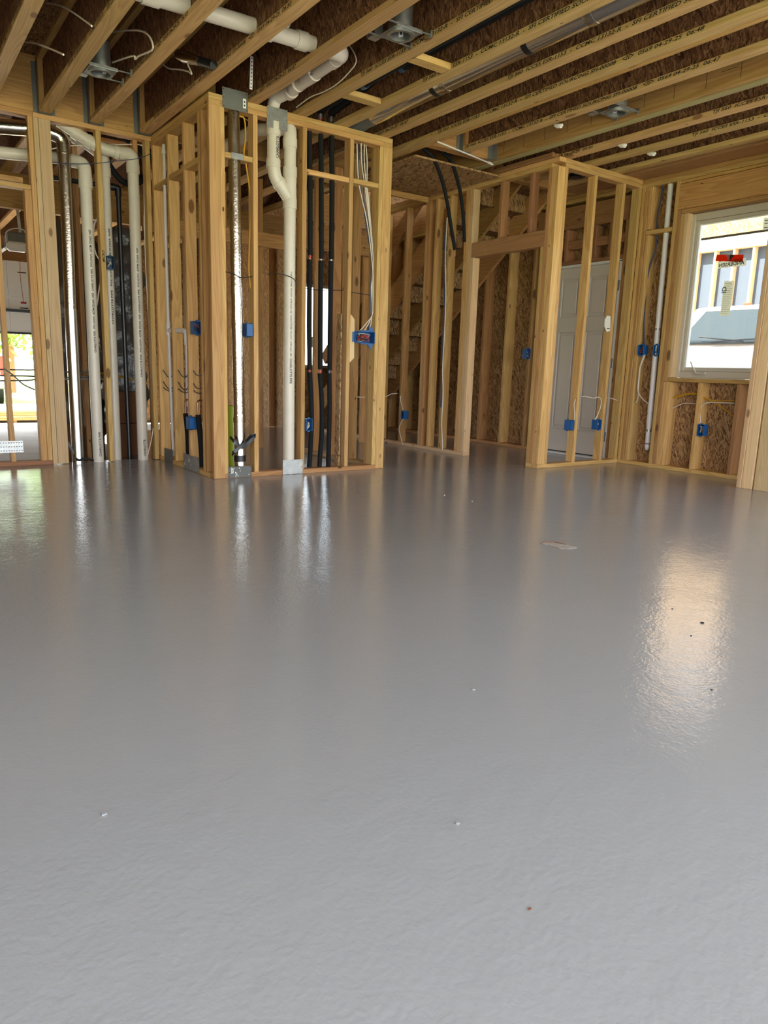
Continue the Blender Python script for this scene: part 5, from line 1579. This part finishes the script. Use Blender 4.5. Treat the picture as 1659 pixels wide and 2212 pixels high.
p = P(217, 158, 'z', H + 0.006)
can_light('recessed light housing between joists near the left wall', p.x, p.y, H, 1.323, 1.605)
p = P(873, 80, 'z', H + 0.006)
can_light('recessed light housing between joists above the pipe chase', 2.665, p.y, H, 2.502, 2.815)
p = P(1337, 246, 'z', H + 0.006)
can_light('recessed light housing beside the flush beam', 4.625, p.y, H, 4.452, 4.75)
fs_ = thing('foil_sleeve', 'short crumpled foil sleeve between joists past the first light', 'duct', P(400, 125, 'x', 1.9))
f0 = P(385, 118, 'x', 1.86); f1 = P(432, 132, 'x', 1.93)
obj('sleeve', MB().tube([f0, f0.lerp(f1, .35), f0.lerp(f1, .7), f1], [0.03, 0.042, 0.036, 0.03], 18), M['foil'], fs_)
obj('collar', MB().tube([f1, f1 + (f1 - f0) * 0.6], 0.028, 16), M['black'], fs_)
for i, (px, py) in enumerate(((1208, 269), (1346, 312), (1409, 330))):
    c = P(px, py, 'z', H - 0.004)
    t = thing('foam_plug', ('white foam plug under the joist beside the beam', 'white foam plug under a joist over the closet corner', 'white foam plug under the last joists by the outside wall')[i], 'foam', c, 'white foam plugs under the joists')
    obj('plug', MB().tube([c + V((0, 0.045, 0.006)), c + V((0, 0.02, -0.006)), c + V((0.0, -0.02, -0.014)), c + V((0.0, -0.035, -0.01))], [0.010, 0.016, 0.017, 0.008], 12), M['white'], t)
c = P(1245, 384, 'z', H - 0.02)
t = thing('ceiling_box', 'round black fixture box overhead behind the closet wall', 'electrical box', c)
obj('body', MB().tube([c + V((0, 0, 0.05)), c, c + V((0, 0, -0.006))], [0.07, 0.07, 0.055], 20), M['black'], t)
obj('screw', MB().tube([c + V((0.01, -0.02, -0.006)), c + V((0.01, -0.02, -0.012))], 0.008, 10), M['galv'], t)
obj('ear', MB().box(c.x - 0.11, c.x + 0.11, c.y - 0.02, c.y + 0.02, c.z + 0.02, c.z + 0.04, 0.003), M['black'], t)
ct = thing('coiled_tag', 'folded paper tag tied to the second closet stud', 'tag', pk)
c = P(1313, 697, 'y', YC - 0.004)
obj('paper_fold', MB().prism([P(1307, 690, 'y', YC - 0.008), P(1312, 682, 'y', YC - 0.008), P(1319, 683, 'y', YC - 0.008), P(1318, 715, 'y', YC - 0.008), P(1311, 717, 'y', YC - 0.008), P(1306, 705, 'y', YC - 0.008)], (0, 0.006, 0)), M['paper'], ct)
obj('crease_lines', MB().box(P(1311, 690, 'y', YC).x, P(1317, 690, 'y', YC).x, YC - 0.0095, YC - 0.0085, P(1313, 711, 'y', YC).z, P(1313, 709, 'y', YC).z, 0), M['ink'], ct)

# ================================================================== STAIRCASE
stair = thing('staircase', 'wooden staircase framing rising behind the stair wall', 'staircase', (5.7, 7.4, 0))
RISE, RUN = 0.19, 0.2375
LN = lambda y: 2.18 + 0.80 * (6.556 - y)      # lower edge of the stringers
for x, tone in ((5.215, 'fir'), (5.70, 'fir'), (6.20, 'fir')):
    pol = [(x, 9.28, 0.0), (x, 5.63, LN(5.63)), (x, 5.63, LN(5.63) + 0.30), (x, 9.28 + 0.1, 0.22), (x, 9.28 + 0.1, 0.0)]
    obj('stringer', MB().prism(pol, (T, 0, 0)), wood('y', tone), stair)
for i in range(15):
    y = 9.25 - i * RUN
    z = LN(y) + 0.36
    if z > 3.2:
        break
    obj('tread', MB().box(5.255, 6.27, y - RUN, y + 0.02, z, z + 0.026, 0.002), M['osb_z'], stair)
    obj('riser', MB().box(5.257, 6.268, y - 0.013, y, z - RISE, z - 0.001, 0.0), M['osb_y'], stair)
for x in (5.218,):
    a = P(841, 559, 'x', x); b = P(910, 445, 'x', x)
    dd = (b - a).normalized()
    obj('rail_board', MB().beam(a - dd * 2.0 + V((0, 0, 0.10)), b + dd * 0.25 + V((0, 0, 0.10)), T, 0.16, V((0, 0, 1))), wood('y', 'fir'), stair)
obj('upper_sheathing', MB().box(6.44, 6.455, 5.5, 9.4, 3.2, 5.9, 0), M['osb_x'], wr)

# ================================================================== GARAGE AND FAR ROOMS
gf = MB().box(-3.2, 5.3, 6.70, 12.95, -0.35, -0.15, 0)
obj('floor_garage', gf, M['concrete'], None, kind='structure')
wf = struct('wall_far', (1, 12.8, 0))
YG = 12.8
GD0, GD1, GDZ = -1.6, 3.35, 2.16
obj('sheathing_panel', MB().box(-3.2, GD0, YG, YG + 0.08, -0.35, 3.2, 0), M['osb_y'], wf)
obj('sheathing_panel', MB().box(GD1, 6.46, YG, YG + 0.08, -0.35, 3.2, 0), M['osb_y'], wf)
obj('door_header', MB().box(GD0, GD1, YG - 0.05, YG + 0.08, GDZ, 3.176, 0), wood('x', 'red'), wf)
board(wf, GD0, GD1, YG - 0.095, YG - 0.052, GDZ + 0.02, GDZ + 0.16, 'x', 'red', 'header')
board(wf, GD0, GD1, YG - 0.095, YG - 0.052, GDZ + 0.40, GDZ + 0.55, 'x', 'red', 'header')
# garage joists run the same way as the ceiling joists
for i in range(18):
    xr = -2.75 + i * 0.41
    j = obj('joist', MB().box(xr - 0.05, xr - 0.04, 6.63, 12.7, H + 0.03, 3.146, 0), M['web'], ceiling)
    obj('bottom_flange', MB().box(xr - D4, xr, 6.63, 12.7, H, H + T, 0.002), wood('y', 'flange'), j)
obj('beam', MB().box(-3.1, 4.9, 8.75, 8.84, 2.42, 2.77), wood('x', 'fir'), ceiling)
# partition between garage and passage, and the back wall with its window
wg = struct('wall_garage', (4.9, 9, 0))
for y in (7.30, 7.55, 9.30, 9.8, 10.4, 11.0, 11.6, 12.2):
    board(wg, 4.80, 4.89, y, y + T, 0, H, 'z', 'fir')
obj('sheathing_panel', MB().box(4.892, 4.904, 9.47, 12.8, -0.2, 3.17, 0), M['osb_x'], wg)
board(wg, 3.74, 4.9, 7.158, 7.197, H - 0.33, H - 0.04, 'x', 'fir', 'header')
board(wg, 3.70, 4.9, 7.158, 7.197, H - 0.62, H - 0.40, 'x', 'fir', 'header')
for x in (2.25, 2.62, 3.02, 3.42):
    board(wg, x, x + T, 7.20, 7.29, -0.15, H, 'z', 'fir')
board(wg, 2.2, 3.69, 7.158, 7.197, 2.10, 2.24, 'x', 'fir', 'header')
wk = struct('wall_back', (5.5, 9.45, 0))
q0 = P(655, 620, 'y', 9.4); q1 = P(728, 790, 'y', 9.4)
WBX0, WBX1 = 5.12, 5.75
obj('sheathing_panel', MB().box(4.9, WBX0, 9.45, 9.465, 0, 3.2, 0), M['osb_y'], wk)
obj('sheathing_panel', MB().box(WBX1, 6.46, 9.45, 9.465, 0, 3.2, 0), M['osb_y'], wk)
obj('sheathing_panel', MB().box(WBX0, WBX1, 9.45, 9.465, 2.06, 3.2, 0), M['osb_y'], wk)
obj('sheathing_panel', MB().box(WBX0, WBX1, 9.45, 9.465, 0, 0.88, 0), M['osb_y'], wk)
for x in (4.93, 5.08, 5.76, 6.1, 6.4):
    board(wk, x, x + T, 9.36, 9.449, 0, H, 'z', 'fir')
w2 = struct('window_2', (5.43, 9.45, 1.5))
m = MB()
for a in ((WBX0, WBX0 + 0.04, 0.88, 2.06), (WBX1 - 0.04, WBX1, 0.88, 2.06), (WBX0, WBX1, 0.88, 0.92), (WBX0, WBX1, 2.02, 2.06)):
    m.box(a[0], a[1], 9.40, 9.46, a[2], a[3], 0.003)
obj('frame', m, M['vinyl'], w2)
obj('glass_pane', MB().box(WBX0 + 0.04, WBX1 - 0.04, 9.43, 9.436, 0.92, 2.02, 0), M['glass'], w2)

obj('upper_sheathing', MB().box(4.0, 6.46, 9.47, 9.485, 3.2, 5.9, 0), M['osb_y'], wk)
# overhead door, partly raised, with its opener
gd = struct('door_2', (0.8, YG, 1.3))
zb = P(30, 717, 'y', YG - 0.12).z
z = zb
for i in range(2):
    pn = obj('door_panel', MB().box(GD0, GD1, YG - 0.13, YG - 0.09, z, z + 0.53, 0.004), M['white'], gd)
    for k in range(9):
        x = GD0 + 0.25 + k * 0.55
        obj('stamped_mark', MB().box(x, x + 0.12, YG - 0.132, YG - 0.1305, z + 0.36, z + 0.375, 0), M['ink'], pn)
        obj('panel_edge', MB().box(x + 0.4, x + 0.404, YG - 0.132, YG - 0.1305, z + 0.02, z + 0.51, 0), M['galv'], pn)
    z += 0.5302
obj('bottom_seal', MB().box(GD0, GD1, YG - 0.135, YG - 0.085, zb - 0.03, zb - 0.001, 0.004), M['rubber'], gd)
obj('strut', MB().box(GD0, GD1, YG - 0.17, YG - 0.135, zb + 0.30, zb + 0.345, 0.003), M['black'], gd)
oy = 9.3
op = thing('door_opener', 'garage door opener with lit lens hung from perforated angle iron', 'opener', P(45, 535, 'y', oy))
c = P(42, 532, 'y', oy)
obj('housing', MB().box(c.x - 0.13, c.x + 0.16, oy - 0.15, oy + 0.2, c.z - 0.03, c.z + 0.13, 0.02), M['galv_dark'], op)
obj('light_lens', MB().fbox(c + V((-0.05, -0.15, -0.03)), V((1, 0, 0)), V((0, 1, 0)), V((0, 0, 1)), 0.20, 0.10, 0.10, 0.03), M['white'], op)
obj('cable_loop', MB().tube(spline([c + V((-0.13, 0, 0.03)), c + V((-0.12, 0, 0.14)), c + V((0, 0, 0.19)), c + V((0.12, 0, 0.15))], 5), 0.006, 8), M['white'], op)
h0 = P(38, 440, 'y', oy); h1 = P(50, 512, 'y', oy)
obj('hanger_angle', MB().beam((c.x + 0.02, oy, c.z + 0.1), (c.x + 0.0, oy, h0.z), 0.03, 0.004, V((0, 1, 0)), 0), M['galv'], op)
obj('hanger_angle', MB().beam((c.x - 0.5, oy, h0.z), (c.x + 0.15, oy, h0.z - 0.02), 0.004, 0.03, V((0, 0, 1)), 0), M['galv'], op)
obj('rail', MB().beam(c + V((-0.1, 0.2, 0.02)), c + V((-0.1, 3.2, 0.05)), 0.05, 0.05), M['black'], op)
pc0 = P(42, 618, 'y', oy + 0.4)
obj('pull_cord', MB().tube([P(43, 560, 'y', oy + 0.4), P(44, 600, 'y', oy + 0.4), P(51, 655, 'y', oy + 0.4)], 0.003, 6), M['red'], op)
obj('pull_handle', MB().tube([P(51, 654, 'y', oy + 0.4) + V((-.03, 0, 0)), P(51, 654, 'y', oy + 0.4) + V((0.03, 0, 0))], 0.012, 8), M['red'], op)
# cables slung across the garage opening
Yg = YL + D4 + 0.012
cable('upper dark cable slung across the garage opening', PP([(-280, 790), (40, 799), (75, 799), (150, 804), (200, 803)], 'y', Yg), 0.006, 'grey_wire', 'cables across the garage opening')
cable('second dark cable slung across the garage opening', PP([(-280, 806), (40, 812), (75, 813), (150, 815), (200, 812)], 'y', Yg), 0.006, 'grey_wire', 'cables across the garage opening')
cable('grey cable slung lowest across the garage opening', PP([(-280, 826), (40, 822), (75, 820), (150, 819), (230, 819)], 'y', Yg), 0.006, 'galv', 'cables across the garage opening')
cable('grey cable dropping slantwise across the garage opening', PP([(10, 797), (30, 812), (50, 830), (75, 842)], 'y', Yg - 0.1), 0.006, 'galv_dark', 'cables across the garage opening')
cable('yellow cable stretched behind the drain pipes', PP([(150, 806), (178, 805), (215, 806), (250, 812), (285, 820)], 'y', 7.0), 0.007, 'yellow')
cable('second yellow cable stretched behind the drain pipes', PP([(150, 812), (180, 811), (222, 807), (262, 813), (290, 822)], 'y', 7.02), 0.007, 'yellow')

# ================================================================== OUTSIDE
obj('ground', MB().box(-60, 70, -60, 90, -0.50, -0.36, 0), plain('lawn', (0.22, 0.29, 0.07), 0.9, var=0.35, vscale=0.8), kind='structure')
obj('driveway', MB().box(-2.2, 4.2, 12.95, 19.0, -0.36, -0.17, 0), M['concrete'], kind='structure')
obj('driveway', MB().box(8.5, 14.5, -20, 30.0, -0.36, -0.30, 0), M['concrete'], kind='structure')
obj('bounce_patio', MB().box(-7.0, 8.0, -11.0, YB - 0.1, -0.36, -0.03, 0), M['concrete'], kind='structure')  # unseen slab added behind the house to bounce sunlight up to the ceiling
# lumber stack in the drive
ls = thing('lumber_stack', 'stack of tan boards lying outside the raised garage door', 'lumber', (1.6, 13.6, -0.17))
for k in range(4):
    for i in range(5):
        obj('board', MB().box(0.2, 3.4, 13.3 + i * 0.15, 13.44 + i * 0.15, -0.17 + k * 0.042 + 0.04, -0.17 + k * 0.042 + 0.078, 0.002), wood('x', 'pale' if (i + k) % 2 else 'spf'), ls)
for x in (0.5, 1.8, 3.0):
    obj('sticker_block', MB().box(x, x + 0.09, 13.3, 14.05, -0.17, -0.132, 0.002), wood('y', 'fir'), ls)

# parked pickup beyond the garage
tk = thing('pickup_truck', 'white pickup truck with red tail lamp parked beyond the garage', 'truck', (0.7, 21, -0.36))
TX, TY = P(18, 830, 'y', 21).x - 1.0, 21.0
tb = MB()
tb.box(TX - 0.95, TX + 0.95, TY, TY + 5.4, 0.15, 0.75, 0.06)
tb.box(TX - 0.95, TX + 0.95, TY + 0.02, TY + 2.0, 0.75, 1.0, 0.05)
tb.box(TX - 0.90, TX + 0.90, TY + 4.0, TY + 5.3, 0.70, 0.95, 0.08)
obj('body', tb, M['white'], tk)
obj('cab', MB().prism([(TX - 0.88, TY + 2.0, 0.75), (TX - 0.80, TY + 2.2, 1.5), (TX - 0.80, TY + 3.5, 1.5), (TX - 0.88, TY + 4.2, 0.75)], (1.7, 0, 0)), M['white'], tk)
obj('rear_window', MB().box(TX - 0.65, TX + 0.65, TY + 2.02, TY + 2.10, 1.02, 1.4, 0.02), M['black'], tk)
for s in (-1, 1):
    obj('tail_lamp', MB().box(TX + s * 0.90 - 0.07, TX + s * 0.90 + 0.07, TY - 0.03, TY + 0.05, 0.45, 0.95, 0.02), M['red'], tk)
    for y in (TY + 1.1, TY + 4.3):
        wh = obj('wheel', MB().tube([(TX + s * 0.78, y, -0.0), (TX + s * 0.98, y, -0.0)], 0.36, 24), M['rubber'], tk)
        obj('hub', MB().tube([(TX + s * 0.97, y, 0), (TX + s * 0.99, y, 0)], 0.2, 16), M['galv'], wh)
obj('bumper', MB().box(TX - 0.92, TX + 0.92, TY - 0.10, TY, 0.10, 0.30, 0.03), M['galv'], tk)


def tree(label, x, y, h, r, seed):
    t = thing('tree', label, 'tree', (x, y, -0.36), 'trees beyond the drive')
    obj('trunk', MB().tube([(x, y, -0.36), (x + 0.05, y, h * 0.3), (x, y, h * 0.6)], [0.14, 0.11, 0.05], 10), wood('z', 'red'), t)
    rr = random.Random(seed)
    m = MB()
    for i in range(1500):
        d = V((rr.gauss(0, 1), rr.gauss(0, 1), rr.gauss(0, 1))).normalized() * (r * (0.55 + 0.45 * rr.random()))
        d *= 0.8 + 0.35 * noise.noise(d * 1.3 + V((seed, 0, 0)))
        c = V((x, y, h * 0.62)) + V((d.x, d.y, d.z * 1.2))
        u = V((rr.gauss(0, 1), rr.gauss(0, 1), rr.gauss(0, 1))).normalized(); w_ = u.orthogonal().normalized()
        s = 0.10 + 0.10 * rr.random()
        m.add([c - u * s, c + w_ * s * 0.5, c + u * s, c - w_ * s * 0.5], [(0, 1, 2, 3)])
    o = obj('foliage', m, M['leaf'], t)
    o['kind'] = 'stuff'


M['leaf'] = plain('leaf', (0.26, 0.36, 0.05), 0.6, var=0.3, vscale=3)
tree('bushy green tree seen under the raised garage door', P(20, 750, 'y', 30).x, 30, 5.0, 2.3, 1)
tree('paler green tree at the end of the drive beside the bushy one', P(70, 750, 'y', 33).x + 1.2, 33, 5.0, 2.2, 2)
tree('green tree further along the street beyond the garage', P(20, 750, 'y', 36).x - 6, 36, 6.0, 2.8, 3)

# neighbour's house frame seen through the window
nb = thing('neighbor_house', 'unfinished timber house frame beyond the window', 'building', (15, 9, -0.36))
NX = 15.0
obj('wall_sheet', MB().box(NX + 0.15, NX + 0.2, 3.0, 16.0, -0.3, 6.0, 0), plain('house_wrap', (0.075, 0.09, 0.115), 0.8), nb)
for i in range(24):
    y = 4.5 + i * 0.42
    obj('stud', MB().box(NX, NX + 0.14, y, y + 0.045, 1.9, 3.6, 0.002), wood('z', 'pale'), nb)
for z0, z1 in ((3.6, 3.85), (1.75, 1.95), (0.0, 0.1)):
    obj('band_board', MB().box(NX - 0.02, NX + 0.14, 3.0, 16.0, z0, z1, 0.002), wood('y', 'pale'), nb)
obj('gable_sheet', MB().prism([(NX - 0.03, 6.0, 3.9), (NX - 0.03, 12.0, 3.9), (NX - 0.03, 9.0, 6.5)], (0.03, 0, 0)), M['osb_x'], nb)
for y in (8.0, 9.5, 11.0):
    obj('post', MB().box(NX - 0.08, NX + 0.06, y, y + 0.14, -0.3, 1.8, 0.003), wood('z', 'pale'), nb)
# van standing nose towards the window
vn = thing('van', 'white van parked nose-on outside the window', 'van', (10.6, 6.2, -0.30))
VX = 10.0
cy_ = P(1552, 720, 'x', VX).y
zr = P(1560, 657, 'x', VX + 0.9).z; zw = P(1552, 748, 'x', VX + 0.2).z
hwid = 0.98
prof = [(VX + 0.0, 0.05), (VX - 0.05, zw - 0.45), (VX + 0.10, zw - 0.08), (VX + 0.35, zw), (VX + 0.95, zr - 0.05), (VX + 1.25, zr), (VX + 4.6, zr), (VX + 4.7, zr - 0.2), (VX + 4.7, 0.05)]
obj('body', MB().prism([(x, cy_ - hwid, z) for x, z in prof], (0, 2 * hwid, 0)), M['white'], vn)
a0, a1 = V((VX + 0.40, 0, zw + 0.05)), V((VX + 0.91, 0, zr - 0.10))
obj('windscreen', MB().prism([(a0.x - 0.05, cy_ - 0.88, a0.z), (a0.x - 0.05, cy_ + 0.88, a0.z), (a1.x - 0.05, cy_ + 0.76, a1.z), (a1.x - 0.05, cy_ - 0.76, a1.z)], (0.012, 0, 0)), plain('windscreen', (0.035, 0.045, 0.05), 0.5, spec=0.05), vn)
obj('wiper', MB().tube([(a0.x - 0.08, cy_ + 0.3, a0.z + 0.02), (a0.x - 0.07, cy_ - 0.45, a0.z + 0.06)], 0.012, 6), M['black'], vn)
obj('wiper', MB().tube([(a0.x - 0.08, cy_ - 0.2, a0.z + 0.02), (a0.x - 0.07, cy_ + 0.5, a0.z + 0.10)], 0.012, 6), M['black'], vn)
obj('grille', MB().box(VX - 0.06, VX - 0.02, cy_ - 0.5, cy_ + 0.5, zw - 0.62, zw - 0.42, 0.01), M['galv_dark'], vn)
for s in (-1, 1):
    obj('headlamp', MB().box(VX - 0.07, VX + 0.02, cy_ + s * 0.75 - 0.16, cy_ + s * 0.75 + 0.16, zw - 0.60, zw - 0.40, 0.03), M['galv'], vn)
    mr = obj('mirror', MB().box(VX + 0.5, VX + 0.6, cy_ + s * 1.12 - 0.09, cy_ + s * 1.12 + 0.09, zw + 0.05, zw + 0.35, 0.03), M['black'], vn)
    obj('mirror_arm', MB().tube([(VX + 0.55, cy_ + s * 0.9, zw + 0.1), (VX + 0.55, cy_ + s * 1.1, zw + 0.15)], 0.02, 8), M['black'], mr)
    for x in (VX + 0.8, VX + 3.8):
        obj('wheel', MB().tube([(x, cy_ + s * 0.8, 0.04), (x, cy_ + s * 1.0, 0.04)], 0.34, 24), M['rubber'], vn)
for i in range(3):
    obj('roof_lamp', MB().box(VX + 1.2, VX + 1.26, cy_ - 0.30 + i * 0.27, cy_ - 0.18 + i * 0.27, zr - 0.01, zr + 0.035, 0.01), M['label_red'], vn)

# ================================================================== SMALL THINGS ON THE FLOOR
sp = thing('label_scrap', 'torn paper label stuck on the grey floor', 'scrap', P(1207, 1179, 'z', 0))
q = [P(1168, 1175, 'z', 0.0012), P(1178, 1172, 'z', 0.0012), P(1198, 1172, 'z', 0.0012), P(1222, 1177, 'z', 0.0012), P(1247, 1183, 'z', 0.0012), P(1232, 1186, 'z', 0.0012), P(1210, 1185, 'z', 0.0012), P(1190, 1179, 'z', 0.0012)]
obj('sheet', MB().prism(q[::-1], (0, 0, 0.0015)), plain('scrap_paper', lin(176, 168, 158), 0.6, var=0.25, vscale=40), sp)
obj('torn_edge', MB().tube([q[0] + V((0, 0, 0.002)), q[1] + V((0, 0, 0.003)), q[2] + V((0, 0, 0.003)), q[3] + V((0, 0, 0.002))], 0.0025, 6), M['cardboard'], sp)
M['bump'] = plain('coating_bump', (0.335, 0.345, 0.352), 0.2)
rr = random.Random(5)
for i, (px, py, r, mt, lab) in enumerate(((1517, 1346, 0.008, 'ink', 'largest dark speck in the bright window reflection on the floor'), (1452, 1316, 0.0035, 'ink', 'small dark fleck at the left of the floor reflection'), (1493, 1374, 0.0035, 'ink', 'small dark fleck low in the floor reflection'), (1537, 1491, 0.0035, 'ink', 'dark fleck near the near end of the floor reflection'),
                                          (225, 1759, 0.006, 'bump', 'pale bump in the floor coating at the near left'), (988, 1779, 0.005, 'bump', 'pale bump in the floor coating near the middle'), (1145, 1965, 0.003, 'cardboard', 'tiny brown splinter standing on the near floor'), (1023, 1490, 0.005, 'bump', 'pale chip on the open floor'), (960, 1070, 0.006, 'white', 'white chip on the floor before the passage'), (1020, 1083, 0.005, 'white', 'second white chip on the floor before the passage'))):
    c = P(px, py, 'z', 0)
    m = MB(); vs = [c + V((math.cos(a) * r * (0.7 + 0.5 * rr.random()), math.sin(a) * r * 0.8, 0.0004)) for a in [k * math.pi / 4 for k in range(8)]]
    m.prism(vs, (0, 0, 0.0025))
    obj('floor_fleck', m, M[mt], None, lab, 'debris', 'flecks on the floor')

# handwriting and marks on studs
text(wm, 'MICRO', 0.03, P(224, 547, 'y', YL - 0.004), (0, 0, 1), (-1, 0, 0), shear=0.3) if False else text(wl, 'MICRO', 0.03, (1.682, YL - 0.0012, 1.70), (0, 0, 1), (-1, 0, 0), shear=0.3)
